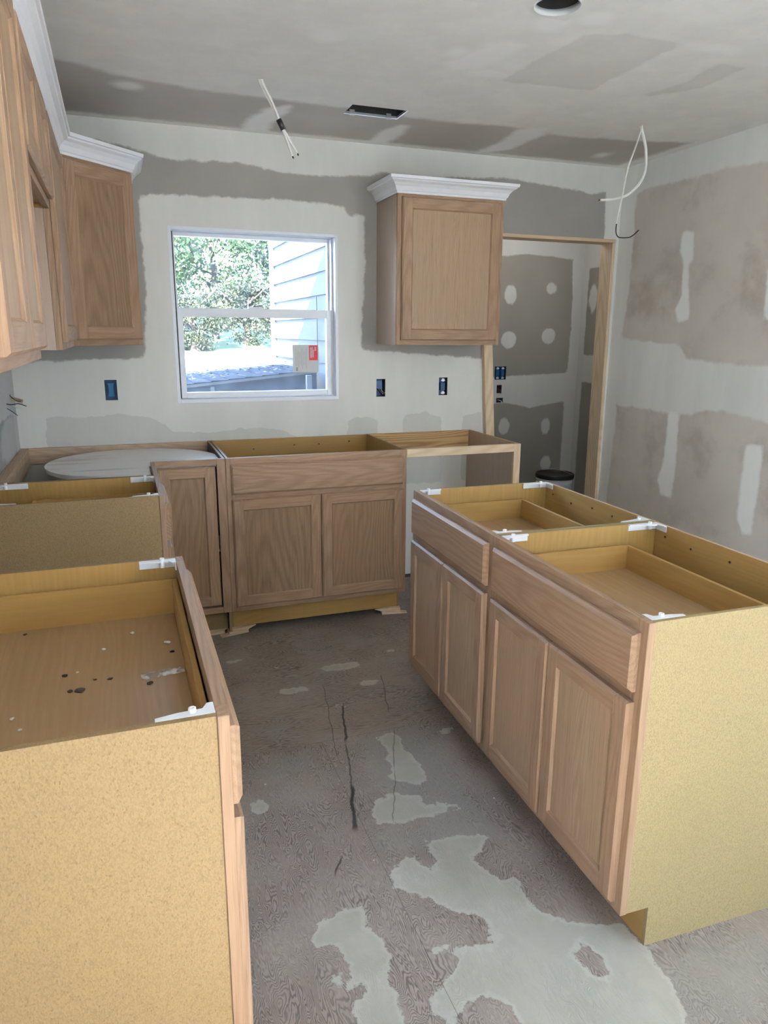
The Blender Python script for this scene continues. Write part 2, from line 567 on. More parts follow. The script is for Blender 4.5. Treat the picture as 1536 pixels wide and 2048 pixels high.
def tube(name, pts, r, mat, parent=None, n=10, sub=6, closed_caps=True):
    # Catmull-Rom through pts
    P = [Vector(p) for p in pts]
    if len(P) > 2:
        Q = []
        for i in range(len(P) - 1):
            p0 = P[max(0, i - 1)]
            p1, p2 = P[i], P[i + 1]
            p3 = P[min(len(P) - 1, i + 2)]
            for s in range(sub):
                t = s / sub
                Q.append(.5 * ((2 * p1) + (p2 - p0) * t + (2 * p0 - 5 * p1 + 4 * p2 - p3) * t * t + (3 * p1 - p0 - 3 * p2 + p3) * t ** 3))
        Q.append(P[-1])
    else:
        Q = P
    rr = r if isinstance(r, (list, tuple)) else None
    V, Fc = [], []
    prev = None
    for i, q in enumerate(Q):
        d = (Q[min(i + 1, len(Q) - 1)] - Q[max(i - 1, 0)]).normalized()
        if prev is None:
            ref = Vector((0, 0, 1)) if abs(d.z) < .9 else Vector((1, 0, 0))
            u = d.cross(ref).normalized()
        else:
            u = (prev - d * prev.dot(d)).normalized()
        prev = u
        v = d.cross(u)
        R = r if rr is None else rr[0] + (rr[1] - rr[0]) * i / (len(Q) - 1)
        for k in range(n):
            a = 2 * PI * k / n
            V.append(q + (u * math.cos(a) + v * math.sin(a)) * R)
    m = len(Q)
    for i in range(m - 1):
        for k in range(n):
            j = (k + 1) % n
            Fc.append((i * n + k, i * n + j, (i + 1) * n + j, (i + 1) * n + k))
    Fc.append(tuple(range(n))[::-1])
    Fc.append(tuple((m - 1) * n + k for k in range(n)))
    return raw(name, V, Fc, mat, parent, True)


def sweep(name, path, prof, mat, parent=None, closed=False):
    """profile [(out,z)] swept along an xy path; 'out' is to the right of travel, mitred"""
    P = [Vector((p[0], p[1])) for p in path]
    n = len(prof)
    V = []
    for i, p in enumerate(P):
        def nrm(a, b):
            d = (b - a).normalized()
            return Vector((d.y, -d.x))
        if i == 0:
            m = nrm(P[0], P[1])
        elif i == len(P) - 1:
            m = nrm(P[-2], P[-1])
        else:
            a, b = nrm(P[i - 1], P[i]), nrm(P[i], P[i + 1])
            m = (a + b) / (1 + a.dot(b))
        for (o, z) in prof:
            V.append((p.x + m.x * o, p.y + m.y * o, z))
    Fc = []
    for i in range(len(P) - 1):
        for k in range(n):
            j = (k + 1) % n
            Fc.append((i * n + k, i * n + j, (i + 1) * n + j, (i + 1) * n + k))
    Fc.append(tuple(range(n)))
    Fc.append(tuple((len(P) - 1) * n + k for k in range(n))[::-1])
    o = raw(name, V, Fc, mat, parent)
    bm = bmesh.new()
    bm.from_mesh(o.data)
    bmesh.ops.recalc_face_normals(bm, faces=bm.faces)
    bm.to_mesh(o.data)
    bm.free()
    return o


def sdf_poly(U, V, poly):
    P = np.array(poly, dtype=np.float64)
    best = np.full(U.shape, 1e9)
    ins = np.zeros(U.shape, bool)
    n = len(P)
    for i in range(n):
        a, b = P[i], P[(i + 1) % n]
        e = b - a
        wx, wy = U - a[0], V - a[1]
        t = np.clip((wx * e[0] + wy * e[1]) / (e @ e + 1e-12), 0, 1)
        best = np.minimum(best, (wx - t * e[0]) ** 2 + (wy - t * e[1]) ** 2)
        cnd = ((a[1] > V) != (b[1] > V))
        with np.errstate(divide='ignore', invalid='ignore'):
            xi = (b[0] - a[0]) * (V - a[1]) / (b[1] - a[1] + 1e-15) + a[0]
        ins ^= cnd & (U < xi)
    return np.where(ins, 1, -1) * np.sqrt(best)


def sdf_ell(U, V, c, r, rot=0.0):
    x, y = U - c[0], V - c[1]
    cr, sr = math.cos(rot), math.sin(rot)
    x, y = (x * cr + y * sr) / r[0], (-x * sr + y * cr) / r[1]
    return (1 - np.sqrt(x * x + y * y)) * min(r)


def union(*a):
    r = a[0]
    for b in a[1:]:
        r = np.maximum(r, b)
    return r


def sheet(name, fn, ur, vr, res, mat, holes=(), attrs=None, parent=None, back=None, fine=None):
    """grid surface; fn(u,v)->xyz. holes: (u0,u1,v0,v1) cut clean. fine=(u0,u1,v0,v1,res) refined band"""
    def axis(r, hs, f):
        s = set(np.round(np.linspace(r[0], r[1], max(2, int(round((r[1] - r[0]) / res)) + 1)), 5))
        if f:
            s |= set(np.round(np.arange(max(f[0], r[0]), min(f[1], r[1]), f[2]), 5))
        key = set()
        for h in hs:
            key |= {round(h[0], 5), round(h[1], 5)}
        s = {x for x in s if all(abs(x - k) > .003 for k in key)} | {k for k in key if r[0] <= k <= r[1]}
        return np.array(sorted(s))
    us = axis(ur, [(h[0], h[1]) for h in holes], (fine[0], fine[1], fine[4]) if fine else None)
    vs = axis(vr, [(h[2], h[3]) for h in holes], (fine[2], fine[3], fine[4]) if fine else None)
    U, V = np.meshgrid(us, vs, indexing='ij')
    nu, nv = U.shape
    pts = fn(U.ravel(), V.ravel())
    I = np.arange(nu * nv).reshape(nu, nv)
    q = np.stack([I[:-1, :-1], I[1:, :-1], I[1:, 1:], I[:-1, 1:]], -1).reshape(-1, 4)
    cu = ((us[:-1] + us[1:]) / 2)[:, None] + 0 * vs[None, :-1]
    cv = ((vs[:-1] + vs[1:]) / 2)[None, :] + 0 * us[:-1, None]
    keep = np.ones(cu.shape, bool)
    for h in holes:
        keep &= ~((cu > h[0]) & (cu < h[1]) & (cv > h[2]) & (cv < h[3]))
    q = q[keep.ravel()]
    me = bpy.data.meshes.new(name)
    me.vertices.add(nu * nv)
    me.vertices.foreach_set('co', np.stack(pts, 1).astype(np.float32).ravel())
    me.loops.add(len(q) * 4)
    me.loops.foreach_set('vertex_index', q.ravel().astype(np.int32))
    me.polygons.add(len(q))
    me.polygons.foreach_set('loop_start', np.arange(0, len(q) * 4, 4, dtype=np.int32))
    me.update(calc_edges=True)
    me.validate()
    me.materials.append(mat)
    attrs = dict(attrs or {})
    if 'mud' in attrs:
        for k in ('thin', 'fresh'):
            attrs.setdefault(k, lambda U_, V_: -1 + 0 * U_)
    for k, f in attrs.items():
        a = me.attributes.new(k, 'FLOAT', 'POINT')
        a.data.foreach_set('value', f(U.ravel(), V.ravel()).astype(np.float32))
    return link(name, me, parent)


def struct(o):
    o['kind'] = 'structure'
    return o


# ------------------------------------------------------------------ dimensions
XR = 3.475          # right wall
HC = 2.462          # ceiling
HT = .9112          # top of the levelled base cabinets
LIFT = HT - .876
XL = .6136          # face of left run
S0, S1 = .928, 1.8395
REAR = -6.5
# ------------------------------------------------------------------ floor
P1 = [(1.268, -1.642), (1.314, -1.671), (1.391, -1.658), (1.39, -1.823), (1.408, -1.989), (1.343, -2.019), (1.304, -1.989), (1.258, -1.958), (1.284, -1.879), (1.303, -1.781), (1.308, -1.708)]
P2 = [(1.162, -2.036), (1.213, -2.029), (1.267, -2.002), (1.281, -2.048), (1.338, -2.048), (1.324, -2.111), (1.378, -2.116), (1.446, -2.159), (1.425, -2.189), (1.356, -2.179), (1.19, -2.175), (1.133, -2.172), (1.126, -2.143)]
P3 = [(1.249, -2.276), (1.332, -2.275), (1.431, -2.29), (1.454, -2.328), (1.399, -2.366), (1.361, -2.4), (1.389, -2.462), (1.398, -2.483), (1.446, -2.491), (1.444, -2.541), (1.431, -2.584), (1.445, -2.635), (1.459, -2.635), (1.485, -2.674), (1.556, -2.699), (1.625, -2.745), (1.632, -2.817), (1.614, -2.912), (1.6, -2.982), (1.527, -3.2), (1.172, -3.2), (1.216, -2.857), (1.182, -2.812), (1.117, -2.817), (1.075, -2.861), (1.053, -2.821), (1.035, -2.782), (1.065, -2.747), (1.09, -2.744), (1.154, -2.699), (1.157, -2.668), (1.114, -2.662), (1.113, -2.626), (1.17, -2.639), (1.261, -2.678), (1.281, -2.664), (1.272, -2.589), (1.228, -2.566), (1.198, -2.526), (1.16, -2.489), (1.112, -2.44), (1.082, -2.422), (1.113, -2.357), (1.191, -2.303), (1.233, -2.39)]
P4 = [(0.84, -2.452), (0.907, -2.454), (0.957, -2.441), (0.999, -2.456), (1.002, -2.516), (1.028, -2.629), (0.991, -2.672), (0.995, -2.716), (0.963, -3.0), (0.856, -3.0), (0.874, -2.73), (0.926, -2.692), (0.871, -2.69), (0.853, -2.648), (0.854, -2.624), (0.898, -2.634), (0.9, -2.557), (0.849, -2.549), (0.828, -2.525), (0.841, -2.495)]
HOLE6 = [(1.468, -2.772), (1.486, -2.798), (1.474, -2.832), (1.463, -2.822)]


def lev(U, V):
    a = union(*[sdf_poly(U, V, p) for p in (P1, P2, P3, P4)])
    a = np.minimum(a, -sdf_poly(U, V, HOLE6) - .012)
    for c, r in (((1.345, -1.068), (.085, .035)), ((1.087, -1.217), (.06, .03)), ((1.427, -1.255), (.05, .02)), ((1.633, -.98), (.03, .018)),
                 ((1.23, -1.409), (.035, .02)), ((.806, -1.949), (.032, .035)), ((1.079, -.985), (.03, .015)), ((.892, -.853), (.03, .02)), ((1.571, -1.727), (.035, .02))):
        a = np.maximum(a, sdf_ell(U, V, c, (r[0] * 1.2, r[1] * 1.2)))
    return a - .006


def smear(U, V):
    return union(sdf_poly(U, V, [(1.22, -1.63), (1.5, -1.64), (1.5, -2.3), (1.3, -2.3), (1.2, -1.95)]), sdf_poly(U, V, [(1.1, -2.15), (1.5, -2.18), (1.5, -2.35), (1.1, -2.3)]),
                 sdf_ell(U, V, (.936, -1.758), (.11, .09)), sdf_ell(U, V, (.95, -1.52), (.06, .06)), sdf_ell(U, V, (1.75, -2.95), (.3, .12)), sdf_ell(U, V, (1.35, -1.07), (.2, .05)))


floor = struct(box('floor', (-.1, REAR - .1, -.12), (4.4, 1.6, -.004), SUBFL, bev=0))
YS, XS = -1.645, 1.10
for (x0, x1, y0, y1, m) in [(0, 2.0, YS, -.43, FL_X), (2.0, XR, YS, -.43, FL_X), (0, 2.2, -.43, 0, FL_X), (2.2, XR, -.43, 0, FL_X),
                            (0, XS, -3.9, YS, FL_Y), (XS, 2.32, -3.9, YS, FL_Y), (2.32, XR, -3.9, YS, FL_Y),
                            (0, 1.6, REAR, -3.9, PALEFL), (1.6, XR, REAR, -3.9, PALEFL), (2.5, 4.2, .1, 1.4, FL_Y)]:
    g = .0005
    sheet('plywood_sheet', lambda u, v: (u, v, 0 * u), (x0 + g, x1 - g), (y0 + g, y1 - g), .025 if y1 < 0 and y0 > -4 and x1 < 3 else .2, m, attrs={'lev': lev, 'smear': smear}, parent=floor)

# ------------------------------------------------------------------ walls
WIN = (.775, 1.66, 1.115, 2.0)
OUT1 = (.419, .478, 1.14, 1.243)
OUT2 = (1.886, 1.94, 1.125, 1.226)
OUT3 = (2.28, 2.335, 1.125, 1.229)
DOOR = (2.62, 3.452, -.001, 2.055)
Bbare1 = [(-.1, 2.375), (0.149, 2.373), (0.329, 2.372), (0.558, 2.355), (0.796, 2.306), (0.952, 2.309), (1.15, 2.317), (1.354, 2.286), (1.567, 2.284), (1.859, 2.305), (1.916, 2.327), (2.196, 2.321), (2.631, 2.352), (3.136, 2.319), (3.243, 2.304), (3.356, 2.32), (3.375, 1.932), (2.653, 1.905), (2.68, 1.388), (2.546, 1.341), (2.347, 1.354), (2.03, 1.372), (1.811, 1.389), (1.793, 1.417), (1.799, 1.554), (1.817, 1.848), (1.811, 2.101), (1.723, 2.101), (1.703, 2.142), (1.457, 2.155), (1.43, 2.158), (0.703, 2.14), (0.651, 2.128), (0.646, 1.924), (0.656, 1.735), (0.629, 1.416), (0.62, 1.351), (0.503, 1.347), (0.314, 1.343), (0.086, 1.333), (-.1, 1.35)]
Bbare2 = [(0.111, 0.6), (0.132, 1.062), (0.219, 1.059), (0.288, 1.049), (0.409, 1.06), (0.518, 1.062), (0.628, 1.038), (0.701, 1.004), (0.737, 0.96), (0.932, 0.952), (1.205, 0.969), (1.316, 0.954), (1.429, 0.893), (1.427, 0.6)]
Bbare3 = [(1.694, 0.6), (1.717, 0.996), (1.832, 1.007), (1.894, 0.984), (1.901, 0.6)]
Bbare4 = [(2.053, 0.6), (2.06, 1.014), (2.194, 1.022), (2.293, 0.992), (2.315, 0.6)]
Bbare5 = [(2.45, 0.6), (2.442, 0.996), (2.567, 1.01), (2.578, 0.6)]


def mud_back(U, V):
    return -sdf_poly(U, V, Bbare1) * 1.0 if False else -union(*[sdf_poly(U, V, b) for b in (Bbare1, Bbare2, Bbare3, Bbare4, Bbare5)])


def thin_back(U, V):
    return union(*[sdf_poly(U, V, b) for b in (Bbare2, Bbare3, Bbare4, Bbare5)]) + .05


wb = struct(sheet('wall_back', lambda u, v: (u, 0 * u, v), (-.0, XR), (0, HC), .022, DW_BACK, holes=(WIN, OUT1, OUT2, OUT3, DOOR), attrs={'mud': mud_back, 'thin': thin_back}))
sheet('outer_sheathing', lambda u, v: (u, 0 * u + .14, v), (-.15, XR + 1.2), (-.5, HC + .2), .5, EXTW, holes=((WIN[0], WIN[1], WIN[2], WIN[3]), (2.5, 4.35, -.5, HC + .2)), parent=wb)
LEFT_LIGHT_OPENING = (-6.42, -5.3, .3, 2.1)  # unseen opening added behind the camera to let in more daylight
wl = struct(sheet('wall_left', lambda u, v: (0 * u, u, v), (REAR, 0), (0, HC), .05, DW_LEFT, holes=(LEFT_LIGHT_OPENING,), attrs={'mud': lambda U, V: union(.12 + U * 1.0, .12 - np.abs(V - 1.22), .1 - (HC - V)), 'thin': lambda U, V: sdf_ell(U, V, (-.3, 1.0), (.3, .1))}))

Rtop = [(0.01, 2.47), (-1.5, 2.47), (-1.5, 2.25), (-1.288, 2.258), (-1.108, 2.285), (-0.84, 2.308), (-0.669, 2.304), (-0.481, 2.307), (-0.276, 2.317), (-0.145, 2.303), (-0.112, 2.28)]
Rcor = [(0.01, 2.47), (-0.136, 2.304), (-0.145, 2.037), (-0.136, 1.69), (-0.109, 1.451), (-.12, 1.0), (-0.09, 0.437), (-.09, 0), (.01, 0)]
Rmid = [(-0.0, 1.47), (-0.399, 1.439), (-0.63, 1.429), (-0.692, 1.354), (-0.991, 1.339), (-1.091, 1.334), (-1.6, 1.36), (-1.6, 1.03), (-1.307, 1.065), (-1.13, 1.085), (-0.995, 1.097), (-0.836, 1.081), (-0.783, 1.053), (-0.585, 1.038), (-0.409, 1.05), (-0.0, 1.038)]
Rs1 = [(-0.567, 2.043), (-0.646, 2.021), (-0.66, 1.879), (-0.633, 1.856), (-0.66, 1.671), (-0.684, 1.564), (-0.592, 1.552), (-0.562, 1.62), (-0.602, 1.7), (-0.582, 1.886), (-0.551, 1.941)]
Rs2 = [(-0.594, 1.06), (-0.677, 1.05), (-0.693, 0.669), (-0.675, 0.561), (-0.59, 0.558), (-0.556, 0.642), (-0.59, 0.769)]
Rs3 = [(-1.175, 0.943), (-1.277, 0.953), (-1.283, 0.858), (-1.281, 0.679), (-1.279, 0.495), (-1.226, 0.481), (-1.176, 0.548), (-1.169, 0.839)]
Rs4 = [(-1.171, 1.791), (-1.251, 1.829), (-1.296, 1.556), (-1.179, 1.558)]
SIDE_LIGHT_OPENING = (-6.2, -4.6, .8, 2.1)  # unseen opening, placed and sized for its daylight on cabinets and ceiling
wr = struct(sheet('wall_right', lambda u, v: (0 * u + XR, u, v), (REAR, 0), (0, HC), .05, DW_RIGHT, holes=(SIDE_LIGHT_OPENING,), fine=(-1.6, 0, .3, HC, .02),
                  attrs={'mud': lambda U, V: union(sdf_poly(U, V, Rcor), sdf_poly(U, V, Rmid), sdf_poly(U, V, Rs1), sdf_poly(U, V, Rs2), sdf_poly(U, V, Rs3), sdf_poly(U, V, Rs4), sdf_poly(U, V, Rtop), np.where(U < -1.5, .12 - np.abs(V - 1.2), -1)),
                         'fresh': lambda U, V: union(sdf_poly(U, V, Rs1), sdf_poly(U, V, Rs2), sdf_poly(U, V, Rs3), sdf_poly(U, V, Rs4)) - .004}))
wq = struct(sheet('wall_rear', lambda u, v: (u, 0 * u + REAR, v), (0, XR), (0, HC), .2, DW_LEFT, attrs={'mud': lambda U, V: .1 - np.abs(V - 1.22)}))

# ceiling with a duct cut-out and a recessed can
VENT = (1.552, 1.815, -.625, -.48)
CAN = (1.84, -1.80, .072)
CANH = (CAN[0] - .09, CAN[0] + .09, CAN[1] - .09, CAN[1] + .09)
Cb1 = [(0, -.9), (0.283, -0.845), (0.333, -0.761), (0.443, -0.732), (0.567, -0.651), (0.899, -0.585), (1.328, -0.569), (1.533, -0.571), (1.809, -0.537), (2.07, -0.524), (2.344, -0.566), (2.625, -0.519), (2.804, -0.517), (3.133, -0.571), (3.4, -0.634), (3.40, -0.361), (3.38, -0.06), (2.947, -0.06), (2.017, -.06), (1.479, -.06), (0.841, -.06), (0.323, -0.07), (0, -0.07)]  # bare board along the back wall; part of its darkness is painted shade
Cb2 = [(2.021, -1.147), (2.065, -1.62), (2.183, -1.679), (2.403, -1.678), (2.393, -1.522), (2.399, -1.176)]
Cb3 = [(2.679, -1.201), (2.719, -1.415), (2.686, -1.579), (2.788, -1.573), (2.803, -1.351)]
Cs = [[(1.728, -1.241), (1.8, -1.458), (1.843, -1.503), (1.914, -1.482), (1.872, -1.223), (1.77, -1.172)],
      [(1.164, -0.01), (1.158, -0.215), (1.219, -0.449), (1.298, -0.504), (1.309, -0.403), (1.277, -0.216), (1.284, -0.056)],
      [(1.83, -0.027), (1.82, -0.265), (1.863, -0.397), (1.906, -0.395), (1.934, -0.249), (1.919, -0.029)],
      [(2.449, -0.035), (2.473, -0.279), (2.438, -0.545), (2.556, -0.62), (2.602, -0.51), (2.591, -0.176), (2.514, -0.061)]]


def mud_ceil(U, V):
    a = -sdf_poly(U, V, Cb1)
    a = union(a, *[sdf_poly(U, V, c) for c in Cs], sdf_ell(U, V, (.611, -.534), (.06, .055)), sdf_ell(U, V, (3.14, -.244), (.04, .06)))
    a = np.minimum(a, -union(sdf_poly(U, V, Cb2), sdf_poly(U, V, Cb3)))
    return a


def thin_ceil(U, V):
    return union(sdf_poly(U, V, Cb2), sdf_poly(U, V, Cb3)) + .09


def fresh_ceil(U, V):
    return union(*[sdf_poly(U, V, c) for c in Cs], sdf_ell(U, V, (1.247, -1.313), (.05, .05)), sdf_ell(U, V, (1.902, -1.677), (.06, .06)), sdf_ell(U, V, (1.722, -1.339), (.04, .05)), sdf_ell(U, V, (1.909, -1.184), (.07, .04)),
                 sdf_ell(U, V, (2.005, -1.761), (.05, .05)), sdf_ell(U, V, (2.54, -1.70), (.10, .035)))


ceil = struct(sheet('ceiling', lambda u, v: (u, v, 0 * u + HC), (0, XR), (REAR, 0), .05, DW_CEIL, holes=(VENT, CANH), fine=(0, XR, -2.1, 0, .022), attrs={'mud': mud_ceil, 'thin': thin_ceil, 'fresh': fresh_ceil}))
_V, _F = [], []
for i in range(48):
    a = 2 * PI * i / 48
    ca, sa = math.cos(a), math.sin(a)
    k = .09 / max(abs(ca), abs(sa))
    _V += [(CAN[0] + CAN[2] * ca, CAN[1] + CAN[2] * sa, HC), (CAN[0] + k * ca, CAN[1] + k * sa, HC)]
    j = (i + 1) % 48
    _F.append((2 * i, 2 * i + 1, 2 * j + 1, 2 * j))
raw('board_cutout', _V, _F, DW_CEIL, ceil)
for q in ceil.children:
    for nm_, vl_ in (('mud', .3), ('thin', -1), ('fresh', -1)):
        a_ = q.data.attributes.new(nm_, 'FLOAT', 'POINT')
        a_.data.foreach_set('value', [float(vl_)] * len(q.data.vertices))
box('roof_deck', (-.45, REAR - .35, HC + .25), (XR + 1.6, .45, HC + .33), EXTW, ceil, bev=0)  # unseen roof slab, added to cast the house's shade
# pantry / hall space beyond the doorway
PX, PY = 4.198, 1.4
Ktop = [(3.0, 2.5), (4.4, 2.5), (4.343, 2.165), (4.081, 2.084), (3.772, 2.103), (3.633, 2.106), (3.453, 2.083), (3.0, 2.094)]
Kmid = [(3.0, 1.107), (3.503, 1.143), (3.739, 1.148), (4.105, 1.164), (4.333, 1.162), (4.354, 0.925), (4.099, 0.922), (3.757, 0.876), (3.514, 0.924), (3.0, 0.884)]
Kcor = [(4.08, 2.096), (4.107, 1.76), (4.109, 1.435), (4.105, 1.164), (4.089, 0.931), (4.092, 0.496), (4.091, 0), (4.543, 0), (4.343, 2.165)]
KO = [(3.405, 3.51, 1.114, 1.221), (3.43, 3.476, 1.003, 1.07), (3.43, 3.492, .925, .964)]
struct(sheet('wall_pantry_back', lambda u, v: (u, 0 * u + PY, v), (2.5, PX), (0, HC), .03, DW_CLOS, holes=KO,
             attrs={'mud': lambda U, V: union(sdf_poly(U, V, Ktop), sdf_poly(U, V, Kmid), sdf_poly(U, V, Kcor), sdf_ell(U, V, (3.519, 1.787), (.055, .075)), sdf_ell(U, V, (3.898, 1.847), (.05, .045)), sdf_ell(U, V, (3.524, 1.433), (.07, .07)),
                                              sdf_ell(U, V, (3.896, 1.467), (.065, .065)), sdf_ell(U, V, (3.515, .728), (.05, .07)), sdf_ell(U, V, (3.92, .713), (.045, .07)), sdf_ell(U, V, (3.942, .384), (.05, .07)))}))
struct(sheet('wall_pantry_side', lambda u, v: (0 * u + PX, u, v), (.114, PY), (0, HC), .03, DW_CLOS,
             attrs={'mud': lambda U, V: union(.08 - (PY - U) * 1.0, .11 - np.abs(V - 1.2), .2 - (HC - .25 - V), sdf_ell(U, V, (1.24, 1.77), (.05, .11)))}))
struct(sheet('wall_pantry_left', lambda u, v: (0 * u + 2.5, u, v), (.0, PY), (0, HC), .1, DW_CLOS, attrs={'mud': lambda U, V: -.5 + 0 * U}))
struct(sheet('ceiling_pantry', lambda u, v: (u, v, 0 * u + HC), (2.5, PX), (.0, PY), .1, DW_CLOS, attrs={'mud': lambda U, V: .3 + 0 * U}))
struct(sheet('wall_pantry_front', lambda u, v: (u, 0 * u + .114, v), (2.5, PX), (0, HC), .1, DW_CLOS, holes=(DOOR,), attrs={'mud': lambda U, V: -.3 + 0 * U}))

hl = empty('fill_lamp', (3.35, .6, HC), 0, 'added bulb lampholder on the unseen ceiling beyond the doorway, lighting that space', 'fill lamp')  # unseen lamp, added to brighten the dim space beyond the doorway
lathe('lampholder', [(0, -.03), (.03, -.03), (.055, -.012), (.055, -.0005)], WHITE_PLASTIC, hl, n=24)
lathe('bulb', [(.013, -.0305), (.016, -.05), (.03, -.08), (.03, -.095), (.02, -.115), (0, -.122)], WHITE_PLASTIC, hl, n=24)
_hl = light('hall_fill_light', 'POINT', (3.35, .6, HC - .17), (3.35, .6, 0), 7, (1, .97, .93), shadow_soft_size=.03)  # fill light of the added lamp

# door opening lumber
t1 = struct(box('trim_1', (2.6, -.002, 2.036), (3.455, .116, 2.055), PINE, grain='x'))
t2 = struct(prism('trim_2', [(3.430, 2.034), (3.452, 2.034), (3.470, 0.002), (3.448, 0.002)], 'y', -.002, .116, PINE))
for x, z in ((3.10, 2.085), (2.80, 2.08)):
    lathe('screw_head', [(0, -.001), (.004, -.001), (.004, .001)], BLACK, wb, n=10).matrix_local = Matrix.Translation((x, 0, z)) @ Matrix.Rotation(PI / 2, 4, 'X')
for z in (1.92, .86, .52):
    lathe('screw_head', [(0, -.001), (.004, -.001), (.004, .001)], BLACK, t2, n=10).matrix_local = Matrix.Translation((3.431 + (2.034 - z) * .0089, .05, z)) @ Matrix.Rotation(-PI / 2, 4, 'Y')

# filler strip leaning on the wall left of the opening
fs = prism('wood_strip', [(2.552, 1.419), (2.608, 1.419), (2.705, .001), (2.648, .001)], 'y', -.036, -.002, PINE)
tag(fs, 'pale pine strip leaning on the wall left of the doorway', 'wood strip')

# ------------------------------------------------------------------ window
win = struct(empty('window_1', (0, 0, 0)))
x0, x1, z0, z1 = WIN
e = .0006
for nm, lo, hi, g in (('jamb_liner', (x0 + e, -.004, z0 + e), (x0 + .016, .138, z1 - e), 'z'), ('jamb_liner', (x1 - .016, -.004, z0 + e), (x1 - e, .138, z1 - e), 'z'),
                      ('head_liner', (x0 + .016, -.004, z1 - .016), (x1 - .016, .138, z1 - e), 'x'), ('sill', (x0 + .016, -.006, z0 + e), (x1 - .016, .138, z0 + .02), 'x')):
    box(nm, lo, hi, VINYL, win, g)
ZM = 1.585


def sash(name, y0, y1, xa, xb, za, zb, st, bot, top, parent):
    s = box(name, (xa, y0, za), (xa + st, y1, zb), VINYL, parent)
    box('sash_stile', (xb - st, y0, za), (xb, y1, zb), VINYL, s)
    box('sash_rail', (xa + st, y0, za), (xb - st, y1, za + bot), VINYL, s)
    box('sash_rail', (xa + st, y0, zb - top), (xb - st, y1, zb), VINYL, s)
    ym = (y0 + y1) / 2
    box('glass_pane', (xa + st - .004, ym - .002, za + bot - .004), (xb - st + .004, ym + .002, zb - top + .004), GLASS, s, bev=0)
    return s


sash('upper_sash', .088, .118, x0 + .017, x1 - .017, ZM - .02, z1 - .017, .018, .035, .02, win)
ls = sash('lower_sash', .045, .08, x0 + .026, x1 - .026, z0 + .022, ZM + .02, .028, .030, .045, win)
for xx in (x0 + .0165, x1 - .0255):
    box('balance_track', (xx, .045, z0 + .022), (xx + .009, .083, z1 - .02), BLACK if xx < 1 else VINYL, win, bev=0)
lk = box('sash_lock', (1.175, .046, ZM + .0205), (1.245, .078, ZM + .030), VINYL, win)
tube('lock_lever', [(1.215, .055, ZM + .034), (1.235, .045, ZM + .037), (1.25, .04, ZM + .036)], .005, METAL, lk)
# sticker on the lower pane
stk = empty('window_sticker', (1.487, .0595, 1.34), label='white paper sticker with red corner block on lower window pane', cat='sticker')
box('paper', (-.075, -.0006, -.075), (.073, .0006, .076), PAPER, stk, bev=0)
rb = box('red_block', (.018, -.0012, -.008), (.068, -.0006, .074), RED, stk, bev=0)
for k, (xa, za, zb) in enumerate([(.024, .012, .066), (.030, .006, .062), (.036, .014, .066), (.042, .012, .05), (.050, .048, .066), (.055, .05, .066)]):
    z = zb
    while z > za:
        h = random.uniform(.003, .008)
        box('printed_letter', (xa, -.0016, z - h), (xa + .0042, -.0012, z), PAPER, rb, bev=0)
        z -= h + .0016
for k in range(9):
    xx = -.058 + k * .0075
    box('printed_line', (xx, -.0010, random.uniform(-.06, -.03)), (xx + .0012, -.0006, random.uniform(.04, .062)), INK, stk, bev=0)
box('printed_mark', (-.058, -.0010, -.066), (-.047, -.0006, -.045), INK, stk, bev=0)


# ------------------------------------------------------------------ cabinet builders
def door(parent, x0, x1, z0, z1, yf, panel=OAK_DOOR, frame=OAK, st=.05, name='door', t=.0185):
    """recessed-panel door whose back lies on the face frame plane y=yf; the front faces -y"""
    ya, yb = yf - t, yf - .0006
    d = box(name, (x0 + st - .006, ya + .008, z0 + st - .006), (x1 - st + .006, ya + .0135, z1 - st + .006), panel, parent, 'z', bev=0)
    C = .0065
    box('door_stile', (x0, ya, z0), (x0 + st, yb, z1), frame, d, 'z', .0007, ('x-y-', 'y-z+', 'y-z-'), C)
    box('door_stile', (x1 - st, ya, z0), (x1, yb, z1), frame, d, 'z', .0007, ('x+y-', 'y-z+', 'y-z-'), C)
    box('door_rail', (x0 + st, ya, z1 - st), (x1 - st, yb, z1), frame, d, 'x', .0007, ('y-z+',), C)
    box('door_rail', (x0 + st, ya, z0), (x1 - st, yb, z0 + st), frame, d, 'x', .0007, ('y-z-',), C)
    b = .006   # small bevelled sticking round the panel
    for pl, axx, a, bb in (([(x0 + st, ya + .0015), (x0 + st + b, ya + .0079), (x0 + st, ya + .0079)], 'z', z0 + st, z1 - st), ([(x1 - st, ya + .0015), (x1 - st - b, ya + .0079), (x1 - st, ya + .0079)], 'z', z0 + st, z1 - st)):
        prism('panel_bead', pl, axx, a, bb, frame, d)
    for zz, sg in ((z0 + st, 1), (z1 - st, -1)):
        prism('panel_bead', [(ya + .0015, zz), (ya + .0079, zz + sg * b), (ya + .0079, zz)], 'x', x0 + st, x1 - st, frame, d, 'x')
    return d


